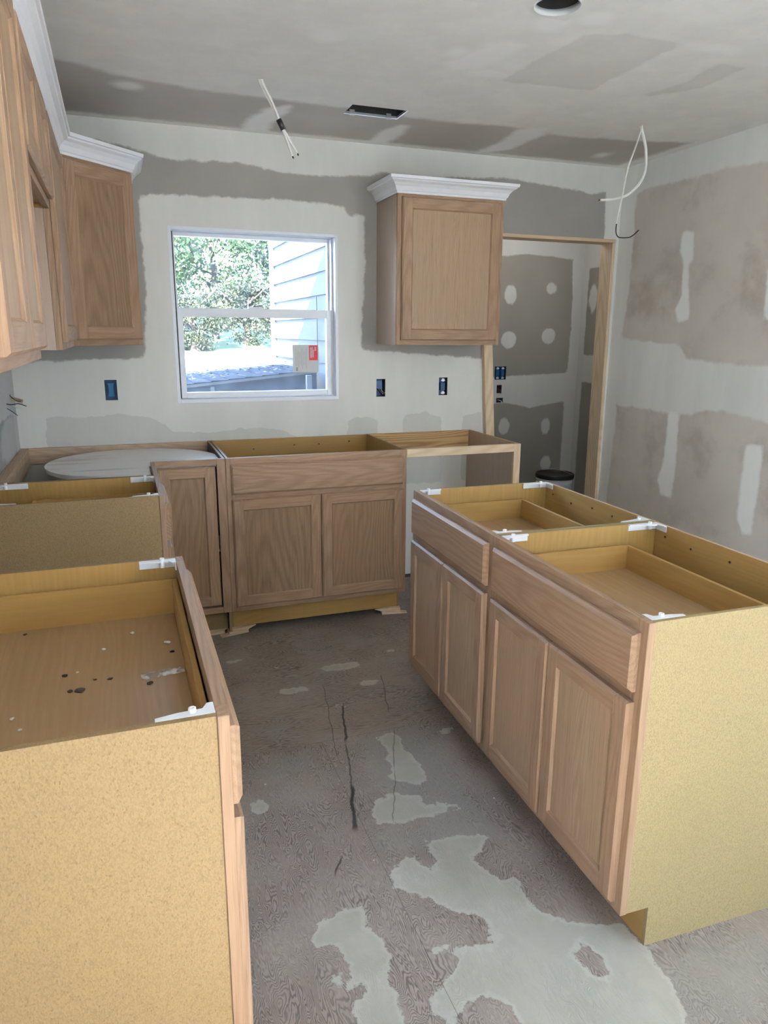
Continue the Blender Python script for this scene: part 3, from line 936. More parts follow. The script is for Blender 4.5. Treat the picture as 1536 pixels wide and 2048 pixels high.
def brace(parent, x, y, sx, sy, z, la=.10, lb=.055):
    """white plastic corner brace: long arm along x, short along y, from the corner (x,y)"""
    t = .004
    P = [(0, 0), (la, 0), (la, .010), (la * .78, .016), (lb * .5, lb * .55), (.014, lb), (0, lb)]
    poly = [(x + sx * p[0], y + sy * p[1]) for p in P]
    b = prism('corner_brace', poly, 'z', z - t, z, WHITE_PLASTIC, parent)
    prism('brace_flange', [(x, y), (x + sx * la, y), (x + sx * la, y + sy * .003), (x, y + sy * .003)], 'z', z - .024, z - t, WHITE_PLASTIC, b)
    prism('brace_flange', [(x, y), (x + sx * .003, y), (x + sx * .003, y + sy * lb), (x, y + sy * lb)], 'z', z - .024, z - t, WHITE_PLASTIC, b)
    lathe('screw_boss', [(.0065, z - .02), (.0065, z + .006), (.003, z + .006), (.003, z - .002)], WHITE_PLASTIC, b, n=12, ctr=(x + sx * .034, y + sy * .018))
    return b


H = .876


def base_cabinet(name, label, loc, rz, w, group, outer=(PB, PB), doors=2, drawer='real', dr_y=.47, dr_in=.045, dr_z=(.15, .058), braces=True, lift=0.0, frame=OAK, dpanel=OAK_DOOR, holes=True, brace_skip=()):
    t = empty(name, loc, rz, label, 'cabinet', group)
    D = .6086
    side = [(.0195, .114), (.085, .114), (.085, 0), (D, 0), (D, H), (.0195, H)]
    prism('side_panel', side, 'x', .003, .0145, outer[0], t, 'z', (outer[0], MAPLE))
    prism('side_panel', side, 'x', w - .0145, w - .003, outer[1], t, 'z', (MAPLE, outer[1]))
    bp = box('back_panel', (.0148, D - .0125, .114), (w - .0148, D - .0005, H - .001), PB, t, 'x', .0006, mats={'y-': MAPLE, 'z+': RAWEDGE})
    if holes:
        for xx in np.linspace(.08, w - .12, 5):
            lathe('screw_hole', [(0, 0), (.004, 0), (.004, .001)], BLACK, bp, n=10).matrix_local = Matrix.Translation((xx + random.uniform(-.03, .03), D - .0127, H - random.uniform(.035, .06))) @ Matrix.Rotation(PI / 2, 4, 'X')
    box('bottom_deck', (.0148, .0195, .114), (w - .0148, D - .0128, .126), MAPLE, t, 'x', bev=0)
    box('toe_kick', (.0148, .0855, .001), (w - .0148, .098, .1135), PB, t, 'x', .0005, mats={'y-': MAPLE})
    sw = .038
    box('face_frame_stile', (.0, 0, .114), (sw, .019, H), frame, t, 'z', .0012)
    box('face_frame_stile', (w - sw, 0, .114), (w, .019, H), frame, t, 'z', .0012)
    for za, zb in ((H - .038, H), (H - .208, H - .166), (.114, .152)):
        box('face_frame_rail', (sw, 0, za), (w - sw, .019, zb), frame, t, 'x', .0008)
    rv = .022
    fz0, fz1 = H - .174, H - .031
    if drawer == 'real':
        xa, xb = dr_in, w - dr_in
        zb, zt = H - dr_z[0], H - dr_z[1]
        dw = box('drawer', (xa + .0125, .0325, zb + .008), (xb - .0125, dr_y - .0125, zb + .014), DUSTY, t, 'x', bev=0)
        box('drawer_side', (xa, .02, zb), (xa + .012, dr_y, zt), MAPLE, dw, 'y', .001)
        box('drawer_side', (xb - .012, .02, zb), (xb, dr_y, zt), MAPLE, dw, 'y', .001)
        box('drawer_back', (xa + .0122, dr_y - .012, zb), (xb - .0122, dr_y, zt), MAPLE, dw, 'x', .001)
        box('drawer_end', (xa + .0122, .02, zb), (xb - .0122, .032, zt), MAPLE, dw, 'x', .001)
        box('drawer_front', (rv, -.0185, fz0), (w - rv, -.0006, fz1), frame, dw, 'x', .0007, ('x-y-', 'x+y-', 'y-z-', 'y-z+'), .009)
    elif drawer == 'false':
        box('drawer_front', (rv, -.0185, fz0), (w - rv, -.0006, fz1), frame, t, 'x', .0007, ('x-y-', 'x+y-', 'y-z-', 'y-z+'), .009)
    dz0, dz1 = .114 + .026, H - .199
    if doors == 2:
        door(t, rv, w / 2 - .002, dz0, dz1, 0, dpanel, frame)
        door(t, w / 2 + .002, w - rv, dz0, dz1, 0, dpanel, frame)
    elif doors == 1:
        door(t, rv, w - rv, dz0, dz1, 0, dpanel, frame)
    if braces:
        z = H + .0005
        for k, (x, y, sx, sy, la, lb) in enumerate(((.015, .0195, 1, 1, .035, .09), (w - .015, .0195, -1, 1, .035, .09), (.015, D - .013, 1, -1, .055, .11), (w - .015, D - .013, -1, -1, .055, .11))):
            if k not in brace_skip:
                # long arm runs front-to-back along the side panel
                tt = .004
                Pp = [(0, 0), (la, 0), (la, .010), (la * .55, .018), (.017, lb * .62), (.010, lb), (0, lb)]
                b = prism('corner_brace', [(x + sx * p[0], y + sy * p[1]) for p in Pp], 'z', z - tt, z, WHITE_PLASTIC, t)
                prism('brace_flange', [(x, y), (x + sx * .003, y), (x + sx * .003, y + sy * lb), (x, y + sy * lb)], 'z', z - .022, z - tt, WHITE_PLASTIC, b)
                prism('brace_flange', [(x, y), (x + sx * la, y), (x + sx * la, y + sy * .003), (x, y + sy * .003)], 'z', z - .022, z - tt, WHITE_PLASTIC, b)
                lathe('screw_boss', [(.0062, z - .018), (.0062, z + .007), (.003, z + .007), (.003, z)], WHITE_PLASTIC, b, n=12, ctr=(x + sx * .013, y + sy * .034))
    return t


def shim(x, y, rz, h, label):
    """pair of tapered cedar shims"""
    s = empty('shim', (x, y, 0), rz, label, 'shim', 'shims under the base cabinets')
    prism('shim_wedge', [(-.09, .0005), (.05, .0005), (.05, h * .52), (-.09, .003)], 'y', -.018, .018, PINE, s, 'x')
    prism('shim_wedge', [(-.05, h * .16 + .004), (.05, h * .535), (.09, h - .003), (.09, h - .001), (-.05, h - .0006)], 'y', -.018, .018, PINE, s, 'x')
    return s


# ------------------------------------------------------------------ base cabinets
sink = base_cabinet('sink_base_cabinet', 'double-door oak base cabinet with wide false drawer front below the window', (S0 + .0005, -.61, LIFT), 0, S1 - S0 - .001, None, drawer='false', braces=False)

# open appliance bay frame with end panel to the right of the sink cabinet
XE = 2.498
bay = empty('appliance_bay_frame', (S1, -.61, 0), 0, 'pale open wooden frame with end panel, empty bay right of sink cabinet', 'frame')
L = XE - S1
box('end_panel', (L - .0195, .0195, 0.001), (L - .0005, .6086, HT), MAPLE, bay, 'z', .0008, mats={'x-': OAK_LAM, 'x+': PB})
box('front_stile', (L - .040, 0, .001), (L, .019, HT), PINE, bay, 'z', .001)
box('front_rail', (.001, 0, HT - .042), (L - .0405, .019, HT), PINE, bay, 'x', .001)
box('wall_cleat', (.002, .590, HT - .095), (L - .020, .6086, HT), PLYFIR, bay, 'x', .001)

# corner cabinet with round turntable
cor = empty('corner_base_cabinet', (0, 0, LIFT), 0, 'L-shaped corner base cabinet with round white turntable under the window end', 'cabinet')
FR = XL   # inner corner
a0 = S0 - .0005
box('back_cleat', (.002, -.021, H - .08), (a0 - .014, -.002, H), RAWEDGE, cor, 'x')
box('side_cleat', (.002, -a0, H - .10), (.040, -.022, H), RAWEDGE, cor, 'y')
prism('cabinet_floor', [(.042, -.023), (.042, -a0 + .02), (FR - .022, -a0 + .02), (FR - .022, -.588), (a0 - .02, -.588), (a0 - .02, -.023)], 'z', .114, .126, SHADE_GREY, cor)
box('side_panel', (a0 - .0125, -.589, 0), (a0, -.002, H), PB, cor, 'z', mats={'x-': BLACK})  # inner face black: shade inside the cabinet put into the colour
box('side_panel', (.042, -a0, 0), (.589, -a0 + .0125, H), PB, cor, 'z', mats={'y+': BLACK})  # same interior shade coloured onto this inner face
# frame facing the room (-y)
y = -.61
box('face_frame_stile', (a0 - .04, y, .114), (a0, y + .019, H), OAK, cor, 'z')
box('face_frame_rail', (FR - .019, y, H - .028), (a0 - .0405, y + .019, H), OAK, cor, 'x')
box('face_frame_rail', (FR - .019, y, .114), (a0 - .0405, y + .019, .145), OAK, cor, 'x')
# frame facing +x
box('face_frame_stile', (FR - .019, -a0, .114), (FR, -a0 + .038, H), OAK, cor, 'z')
box('face_frame_rail', (FR - .019, -a0 + .0385, H - .028), (FR, y - .0005, H), OAK, cor, 'y')
box('face_frame_rail', (FR - .019, -a0 + .0385, .114), (FR, y - .0005, .145), OAK, cor, 'y')
box('toe_kick', (FR + .075, y + .076, .0), (a0 - .014, y + .088, .113), PB, cor, 'x')
box('toe_kick', (FR - .088, -a0 + .013, .0), (FR - .076, y + .088, .113), PB, cor, 'y')
dl = door(cor, FR + .006, a0 - .0465, .151, H - .034, y + .017, OAK_DOOR, OAK, st=.05)
d2 = door(cor, 0, .258, .151, H - .034, 0, OAK_DOOR, OAK, st=.05)
d2.matrix_local = Matrix.Translation((FR - .017, y - .26, 0)) @ Matrix.Rotation(PI / 2, 4, 'Z')
# pie-cut turntable
cx, cy, R = .535, -.425, .392
prof = []
N = 120
circ = [(cx + R * math.cos(2 * PI * i / N), cy + R * math.sin(2 * PI * i / N)) for i in range(N)]
NX, NY = FR - .024, y + .024
poly = []
was = None
pts_ = [p for p in circ]
keepi = [not (p[0] > NX and p[1] < NY) for p in pts_]
st_i = next(i for i in range(N) if keepi[i] and not keepi[i - 1])
for k in range(N):
    i = (st_i + k) % N
    if keepi[i]:
        poly.append(pts_[i])
xr_ = cx + math.sqrt(R * R - (NY - cy) ** 2)
yb_ = cy - math.sqrt(R * R - (NX - cx) ** 2)
poly += [(NX, yb_), (NX, NY), (xr_, NY)]
poly = [p for p in poly if p[1] < -.03]
prism('turntable', poly, 'z', H - .040, H - .022, SUSAN_WHITE, cor)
lathe('turntable_post', [(.018, .126), (.018, H - .0405)], METAL, cor, n=16, ctr=(.5, -.43))
poly2 = [(cx + (p[0] - cx) * .985, cy + (p[1] - cy) * .985) for p in poly]
prism('lower_turntable', poly2, 'z', .42, .435, SUSAN_WHITE, cor)

YD = -1.3326
drw = base_cabinet('drawer_base_cabinet', 'narrow base cabinet with particle board side between corner cabinet and range gap', (XL, YD, LIFT), PI / 2, -S0 - YD - .001, None, doors=1, dr_z=(.15, .062))
YN0, YN1 = -2.1003, -2.9667
near = base_cabinet('wide_base_cabinet', 'wide base cabinet with dirty open drawer box, large particle board side nearest the camera', (XL, YN1, LIFT), PI / 2, YN0 - YN1, None, dr_z=(.155, .05), dr_y=.585, dr_in=.03)

TH = math.radians(-1.2393)
IW1, IW2 = .7014, .7405
ix, iy = 1.5679, -1.3704
isl1 = base_cabinet('island_base_cabinet', 'far cabinet of the two freestanding oak base cabinets at the right', (ix, iy, 0), -PI / 2 + TH, IW1 - .001, 'freestanding row of oak base cabinets', outer=(PB2, PB2), dpanel=OAK_FINE)
isl2 = base_cabinet('island_base_cabinet', 'near cabinet of the freestanding pair with bare pale particle board end', (ix + math.sin(TH) * IW1, iy - math.cos(TH) * IW1, 0), -PI / 2 + TH, IW2, 'freestanding row of oak base cabinets', outer=(PB2, PB2), dpanel=OAK_FINE)

shims = [(S0 + .035, -.53, PI / 2 * 0 + .2, 'pine shim under the left corner of the sink cabinet'), (S1 - .05, -.525, 3.0, 'pine shim under the right corner of the sink cabinet'),
         (S0 - .08, -.50, .1, 'pine shim under the corner cabinet toe kick')]
for (x, yy, rz, lb) in shims:
    shim(x, yy, rz, LIFT, lb)
for (x, yy, lb) in ((S0 + .05, -.06, 'shim at the wall under the sink cabinet'),):
    pass
for (x, yy, lb) in ((.40, YD + .007, 'shim under the narrow drawer cabinet near side'), (.40, -S0 - .008, 'shim under the narrow drawer cabinet far side'), (.35, YN1 + .007, 'shim under the near end of the wide cabinet'), (.35, YN0 - .007, 'shim under the far end of the wide cabinet')):
    shim(x, yy, 0, LIFT, lb)

# ------------------------------------------------------------------ wall cabinets
ZB, ZT = 1.423, 2.19
XF = .325


def wall_cabinet(name, label, loc, rz, w, zb, zt, nd_=1, sides=(OAK_LAM, OAK_LAM), D=.323, panel=OAK_FINE, frame=OAK, rv=.022, vis=None, top=.035):
    t = empty(name, (loc[0], loc[1], 0), rz, label, 'cabinet')
    box('side_panel', (.0005, .0195, zb), (.0125, D, zt), sides[0], t, 'z', .0006, mats={'x+': MAPLE})
    box('side_panel', (w - .0125, .0195, zb), (w - .0005, D, zt), sides[1], t, 'z', .0006, mats={'x-': MAPLE})
    box('cabinet_bottom', (.013, .0195, zb + .012), (w - .013, D - .001, zb + .024), MAPLE, t, 'x', bev=0)
    box('cabinet_top', (.013, .0195, zt - .024), (w - .013, D - .001, zt - .012), MAPLE, t, 'x', bev=0)
    box('back_panel', (.013, D - .006, zb + .0245), (w - .013, D - .0005, zt - .0245), MAPLE, t, 'z', bev=0)
    sw = .038
    box('face_frame_stile', (0, 0, zb), (sw, .019, zt), frame, t, 'z', .001)
    box('face_frame_stile', (w - sw, 0, zb), (w, .019, zt), frame, t, 'z', .001)
    box('face_frame_rail', (sw, 0, zb), (w - sw, .019, zb + .038), frame, t, 'x', .0008)
    box('face_frame_rail', (sw, 0, zt - .045), (w - sw, .019, zt), frame, t, 'x', .0008)
    if nd_ == 1:
        door(t, rv, w - rv, zb + .024, zt - top, 0, panel, frame, st=.054)
    else:
        door(t, rv, w / 2 - .002, zb + .024, zt - top, 0, panel, frame, st=.054)
        door(t, w / 2 + .002, w - rv, zb + .024, zt - top, 0, panel, frame, st=.054)
    return t


rw = wall_cabinet('wall_cabinet', 'single-door oak wall cabinet right of the window', (1.883, -XF), 0, .606, ZB, ZT)
lw1 = wall_cabinet('wall_cabinet', 'oak wall cabinet between corner cabinet and over-range cabinet', (XF, YD), PI / 2, -.6105 - YD, ZB, ZT)
lw2 = wall_cabinet('wall_cabinet', 'short oak wall cabinet above the empty range space', (XF, -2.0995), PI / 2, 2.0995 + YD - .001, 1.86, ZT, 2)
lw3 = wall_cabinet('wall_cabinet', 'tall two-door wall cabinet at the left edge nearest the camera', (XF, -2.80), PI / 2, .6995, ZB, ZT, 2)

# diagonal corner wall cabinet
dc = empty('corner_wall_cabinet', (0, 0, 0), 0, 'diagonal corner wall cabinet with one oak door left of the window', 'cabinet')
A_, B_ = .61, XF
inset = .0195
foot = [(.002, -.002), (.002, -A_), (B_ - .006, -A_), (A_ - .014, -B_ + .0), (A_ - .0, -B_ + .014), (A_, -.002)]
foot = [(.002, -.002), (.002, -A_), (B_ - .02, -A_), (A_, -B_ + .02), (A_, -.002)]
for nm, za, zb in (('cabinet_bottom', ZB + .012, ZB + .024), ('cabinet_top', ZT - .024, ZT - .012)):
    prism(nm, foot, 'z', za, zb, OAK, dc, 'x')
box('side_panel', (A_ - .012, -B_ + .02, ZB), (A_, -.002, ZT), OAK, dc, 'z', mats={'x-': MAPLE})
box('side_panel', (.002, -A_, ZB), (B_ - .02, -A_ + .012, ZT), OAK, dc, 'z')
# diagonal face: build in a local frame then rotate 45 degrees
fw_ = math.hypot(A_ - B_, A_ - B_)
loc = Matrix.Translation((B_, -A_, 0)) @ Matrix.Rotation(PI / 4, 4, 'Z')
for nm, lo, hi, g in (('face_frame_stile', (0, 0, ZB), (.03, .019, ZT), 'z'), ('face_frame_stile', (fw_ - .03, 0, ZB), (fw_, .019, ZT), 'z'),
                      ('face_frame_rail', (.0302, 0, ZB), (fw_ - .0302, .019, ZB + .038), 'x'), ('face_frame_rail', (.0302, 0, ZT - .045), (fw_ - .0302, .019, ZT), 'x')):
    box(nm, lo, hi, OAK, dc, g, .001).matrix_local = loc
door(dc, .012, fw_ - .012, ZB + .024, ZT - .033, 0, OAK_DOOR, OAK, st=.054).matrix_local = loc

# crown moulding
CZ = ZT - .020
CP = [(0, CZ), (.006, CZ), (.007, CZ + .010), (.011, CZ + .012), (.014, CZ + .018), (.020, CZ + .032), (.032, CZ + .046), (.046, CZ + .054), (.049, CZ + .060), (.056, CZ + .062), (.058, CZ + .076), (0, CZ + .076)]
CP = [(o + .0006, z) for o, z in CP]
cl = empty('crown_molding', (0, 0, 0), 0, 'white crown molding running along the top of the left wall cabinets', 'molding')
_full = [(.003, -2.8005), (XF, -2.8005), (XF, -A_), (A_, -B_), (A_, -.004)]


def crown(parent, path):
    """one mitred length of molding per straight run"""
    P = [Vector(p) for p in path]

    def nrm(a, b):
        d = (b - a).normalized()
        return Vector((d.y, -d.x))
    n = len(CP)
    mit = []
    for i in range(len(P)):
        if i == 0:
            mit.append(nrm(P[0], P[1]))
        elif i == len(P) - 1:
            mit.append(nrm(P[-2], P[-1]))
        else:
            a, b = nrm(P[i - 1], P[i]), nrm(P[i], P[i + 1])
            mit.append((a + b) / (1 + a.dot(b)))
    for i in range(len(P) - 1):
        V = []
        for k in (i, i + 1):
            V += [(P[k].x + mit[k].x * o, P[k].y + mit[k].y * o, z) for o, z in CP]
        Fc = [tuple(range(n)), tuple(n + k for k in range(n))[::-1]] + [(k, (k + 1) % n, n + (k + 1) % n, n + k) for k in range(n)]
        o = raw('molding_length', V, Fc, TRIMWHITE, parent)
        bm = bmesh.new()
        bm.from_mesh(o.data)
        bmesh.ops.recalc_face_normals(bm, faces=bm.faces)
        bm.to_mesh(o.data)
        bm.free()


crown(cl, _full)
cr = empty('crown_molding', (0, 0, 0), 0, 'white crown molding on the single wall cabinet right of the window', 'molding')
crown(cr, [(1.883, -.004), (1.883, -XF), (2.489, -XF), (2.489, -.004)])


# ------------------------------------------------------------------ electrical boxes
def ebox(label, x0, x1, z0, z1, y, kind, depth=.06):
    t = empty('electrical_box', ((x0 + x1) / 2, y, z0), 0, label, 'electrical box', 'electrical boxes in the walls')
    wx, h = (x1 - x0) / 2, z1 - z0
    m = BLUEBOX if kind != 'low' else DARKVOID
    th, v = .003, .004
    box('box_back', (-wx - v, depth - th, -v), (wx + v, depth, h + v), m, t, bev=0)
    box('box_side', (-wx - v, .002, -v), (-wx - v + th, depth - th, h + v), BLACK, t, bev=0)
    box('box_side', (wx + v - th, .002, -v), (wx + v, depth - th, h + v), BLACK, t, bev=0)
    box('box_end', (-wx - v + th, .002, -v), (wx + v - th, depth - th, -v + th), BLACK, t, bev=0)
    box('box_end', (-wx - v + th, .002, h + v - th), (wx + v - th, depth - th, h + v), BLACK, t, bev=0)
    if kind == 'blank':
        prism('inner_panel', [(-.016, .018), (.016, .018), (.012, .035), (.012, h - .035), (.016, h - .018), (-.016, h - .018), (-.012, h - .035), (-.012, .035)], 'y', .012, .02, plain('bright_blue', (.015, .16, .34), .5), t)
    if kind == 'wires':
        box('inner_panel', (-wx + .008, .03, h * .4), (wx - .008, .034, h - .01), BLUEBOX, t)
        for k in range(4):
            tube('wire', [(-.015 + k * .01, .05, .05), (-.01 + k * .009, .01, .035 - k * .004), (.0 + k * .01, -.012, .012 + k * .004)], .0022, (BLACK, METAL, LEAFLET, CABLEW)[k], t, n=6)
    if kind in ('device', 'double'):
        for cx in ((0,) if kind == 'device' else (-.024, .024)):
            box('device_body', (cx - .014, .004, .028), (cx + .014, .03, h - .028), BLUEBOX, t)
            for zz in (.006, h - .024):
                box('mounting_yoke', (cx - .009, .001, zz), (cx + .009, .003, zz + .018), METAL, t)
                box('plaster_ear', (cx - .013, .0005, zz + .004), (cx + .013, .002, zz + .010), WHITE_PLASTIC, t)
    if kind == 'low':
        tube('wire', [(-wx * .3, .05, h * .6), (0, .02, h * .5), (wx * .4, -.004, h * .35), (wx * .6, -.008, -.004)], .003, LEAFLET if h > .06 else PAPER, t, n=6)
    return t


ebox('blue electrical box with pale blue insert left of the window', *OUT1, 0, 'blank')
ebox('blue electrical box with loose wires right of the window', *OUT2, 0, 'wires')
ebox('blue electrical box with bare receptacle under the right wall cabinet', *OUT3, 0, 'device')
ebox('double blue switch box beyond the doorway, highest of three', *KO[0], PY, 'double')
ebox('small low-voltage cutout beyond the doorway, middle of three', *KO[1], PY, 'low', .03)
ebox('small cutout with paper scrap beyond the doorway, lowest of three', *KO[2], PY, 'low', .03)

# ------------------------------------------------------------------ ceiling items
vd = empty('vent_duct', ((VENT[0] + VENT[1]) / 2, (VENT[2] + VENT[3]) / 2, HC), 0, 'open galvanised vent boot in the ceiling cutout', 'vent')
vx, vy = (VENT[1] - VENT[0]) / 2 - .001, (VENT[3] - VENT[2]) / 2 - .001
for lo, hi in (((-vx, -vy, .002), (-vx + .0015, vy, .16)), ((vx - .0015, -vy, .002), (vx, vy, .16)), ((-vx + .0016, -vy, .002), (vx - .0016, -vy + .0015, .16)), ((-vx + .0016, vy - .0015, .002), (vx - .0016, vy, .16))):
    box('duct_side', (lo[0], lo[1], .012), hi, DARKVOID, vd, bev=0)  # metal duct wall coloured near black for the shade inside the boot
    box('duct_flange', lo, (hi[0], hi[1], .0119), METAL, vd, bev=0)
box('duct_top', (-vx, -vy, .1605), (vx, vy, .162), DARKVOID, vd, bev=0)
for s in (-1, 1):
    box('mounting_tab', (s * .09 - .012, vy - .004, -.006), (s * .09 + .012, vy - .0017, .02), METAL, vd, bev=0)
rl = empty('recessed_light', (CAN[0], CAN[1], HC), 0, 'empty recessed light can in the ceiling at the top edge', 'ceiling light')
lathe('can_housing', [(CAN[2] - .001, .015), (CAN[2] - .001, .12), (0, .12)], DARKVOID, rl, n=40)
lathe('cut_rim', [(CAN[2] - .0008, -.003), (CAN[2] - .0008, .0148), (CAN[2] - .006, .0148), (CAN[2] - .003, -.003), (CAN[2] - .0008, -.003)], PAPER, rl, n=40)

c1 = empty('ceiling_cable', (1.11, -.80, HC), 0, 'pair of white cables hanging from ceiling left of the vent, black tape band', 'cable', 'loose cables hanging from the ceiling')
tube('cable_jacket', [(-.004, 0, .03), (.0, 0, -.01), (.04, .0, -.08), (.081, 0, -.157), (.115, 0, -.21), (.147, 0, -.258)], .0055, CABLEW, c1)
tube('cable_jacket', [(.006, -.008, .03), (.008, -.008, -.01), (.045, -.008, -.08), (.080, -.008, -.160), (.102, -.008, -.215), (.124, -.008, -.272)], .0055, CABLEW, c1)
tube('tape_band', [(.070, -.004, -.138), (.090, -.004, -.175)], .0115, BLACK, c1)
for p in ((.147, 0, -.258), (.124, -.008, -.272)):
    tube('wire_end', [p, (p[0] + .004, p[1], p[2] - .008)], .003, BLACK, c1, n=6)
c2 = empty('ceiling_cable', (2.955, -.80, HC), 0, 'looped white cable hanging from ceiling in front of the doorway corner', 'cable', 'loose cables hanging from the ceiling')
o2 = (2.955, 0, HC)
tube('cable_jacket', [(p[0] - 2.955, 0, p[1] - HC) for p in ((2.952, 2.49), (2.958, 2.455), (2.996, 2.36), (2.997, 2.247), (2.929, 2.163), (2.838, 2.127), (2.752, 2.117))], [.008, .0052], CABLEW, c2)
tube('cable_jacket', [(p[0] - 2.955, -.012, p[1] - HC) for p in ((2.952, 2.49), (2.952, 2.455), (2.929, 2.376), (2.889, 2.262), (2.868, 2.125), (2.849, 2.012))], .0036, CABLEW, c2)
tube('wire_end', [(p[0] - 2.955, -.012, p[1] - HC) for p in ((2.849, 2.012), (2.850, 1.975), (2.862, 1.955), (2.886, 1.95), (2.94, 1.957), (2.984, 1.99))], .0028, BLACK, c2)
tube('wire_end', [(2.752 - 2.955, 0, 2.117 - HC), (2.746 - 2.955, 0, 2.117 - HC)], .0035, BLACK, c2, n=6)

# cable stub on the left wall
cs = empty('cable_stub', (0, -.17, 1.16), 0, 'torn tan cable stub with black wires sticking from left wall', 'cable')
box('torn_flap', (.001, -.02, .012), (.052, .03, .018), RAWEDGE, cs, 'x', .0015).rotation_euler = (.2, .35, .1)
box('torn_flap', (.004, -.02, -.016), (.05, .02, -.011), PAPER, cs, 'x', .001).rotation_euler = (-.1, .5, 0)
tube('wire', [(.0005, -.13, .0), (.02, -.13, -.004), (.05, -.13, .0), (.082, -.13, -.012)], .0022, BLACK, cs)
tube('wire', [(.0005, -.13, -.02), (.02, -.13, -.035), (.042, -.13, -.054)], .0015, BLACK, cs)
tube('wire', [(.0005, .02, .03), (.004, .0, .024), (.03, -.02, .004), (.05, -.02, .002)], .002, BLACK, cs)

# ------------------------------------------------------------------ bucket
bk = empty('bucket', (3.77, .985, 0), 0, 'white plastic bucket with black lid standing beyond the doorway', 'bucket')
lathe('bucket_body', [(0, .001), (.128, .001), (.130, .02), (.141, .30), (.147, .301), (.147, .312), (.141, .313), (.142, .335), (.147, .336), (.147, .345), (.142, .346), (.143, .372)], BUCKETW, bk)
lathe('lid', [(.1435, .352), (.153, .352), (.155, .362), (.155, .378), (.151, .386), (.145, .387), (.140, .380), (.136, .376), (0, .376)], BLACK, bk)
tube('handle', [(.149 * math.cos(a), .149 * math.sin(a) - 0.0, .315 - .13 * math.sin((a + .35) / (PI - .0) * PI * .8)) for a in np.linspace(-2.9, -.3, 9)], .002, METAL, bk, n=6)

# ------------------------------------------------------------------ debris in the wide drawer
DZ = HT - .155 + .0142


def crumb(x, y, r, mat, label, nm='plaster_crumb', flat=.5):
    bm = bmesh.new()
    bmesh.ops.create_icosphere(bm, subdivisions=2, radius=r)
    for v in bm.verts:
        v.co *= random.uniform(.75, 1.2)
        v.co.z *= flat
        v.co.x *= 1.2
    me = bpy.data.meshes.new(nm)
    bm.to_mesh(me)
    zmin = min(v.co.z for v in bm.verts)
    bm.free()
    me.materials.append(mat)
    o = link(nm, me)
    o.location = (x, y, DZ - zmin + .0003)
    o.rotation_euler = (0, 0, random.uniform(0, 6))
    tag(o, label, 'debris', 'crumbs and stains in the wide drawer')


for (x, y_, r, lb) in ((.475, -2.249, .007, 'pale crumb at the far side of the wide drawer'), (.552, -2.334, .009, 'largest pale crumb near the drawer front rail'), (.411, -2.324, .006, 'pale sliver in the middle of the wide drawer'),
                      (.36, -2.43, .004, 'tiny pale crumb beside the dark stains'), (.253, -2.599, .006, 'pale crumb at the near left of the wide drawer'), (.271, -2.646, .005, 'pale crumb nearest the particle board side')):
    crumb(x, y_, r * .7, DUST, lb)
for (x, y_, r, lb) in ((.335, -2.436, .007, 'dark curled splinter in the wide drawer'), (.368, -2.518, .012, 'largest dark splotch in the wide drawer'), (.350, -2.515, .007, 'dark splotch joined left of the largest one'), (.396, -2.476, .005, 'dark speck right of the largest splotch'),
                      (.426, -2.482, .006, 'dark speck left of the clear film'), (.505, -2.53, .008, 'dark splotch beside the clear film'), (.231, -2.172, .006, 'dark speck at the far left of the drawer'), (.56, -2.385, .006, 'dark speck near the drawer front')):
    crumb(x, y_, r * .8, DIRT, lb, 'dark_speck', .15)
# crumpled strip of clear film
_V, _F = [], []
for i in range(13):
    for j in range(5):
        _V.append((-.045 + i * .0075, -.016 + j * .008, .001 + .007 * abs(math.sin(i * 1.7 + j * 2.3)) * math.sin(PI * j / 4 + .2) ** 2))
for i in range(12):
    for j in range(4):
        _F.append((i * 5 + j, (i + 1) * 5 + j, (i + 1) * 5 + j + 1, i * 5 + j + 1))
fo = raw('plastic_wrap', _V, _F, FILM, None, True)
fo.location = (.532, -2.492, DZ + .0005)
fo.rotation_euler = (0, 0, .15)
tag(fo, 'crumpled strip of clear plastic film in the wide drawer', 'plastic film')

# ------------------------------------------------------------------ outdoors
# house wing to the right of the window, clapboards one by one
WX = 1.95
wing = empty('house_wing', (WX, 1.7, -.45), 0, 'pale blue clapboard wall with white corner board outside window', 'house')
box('wing_core', (.03, -1.52, 0), (.5, 1.6, 5.2), EXTW, wing, bev=0)
pitch = .166
k0 = 0
zz = .05
while zz < 5.0:
    prism('siding_board', [(.0295, zz), (.004, zz), (.022, zz + pitch + .02), (.0295, zz + pitch + .02)], 'y', -1.52, 1.52, SIDING, wing, 'y')
    zz += pitch
box('corner_board', (-.012, 1.5205, 0), (.0295, 1.62, 5.2), SIDETRIM, wing)
box('corner_board', (.0297, 1.602, 0), (.13, 1.62, 5.2), SIDETRIM, wing)
tube('wall_wire', [(-.002, -.12, 2.2), (-.004, -.14, 2.05), (-.004, -.14, 1.72)], .004, BLACK, wing, n=6)
box('downspout', (-.13, -.30, .02), (-.09, -.26, 1.62), SIDETRIM, wing)

# low lean-to against the wing
lt = empty('lean_to', (.9, 2.2, -.45), 0, 'low lean-to with dark shingled roof and blue-grey wall outside window', 'shed')
yA, yB = 1.5, 3.05


def rz_(x):
    return 1.125 + (x - .94) * .098


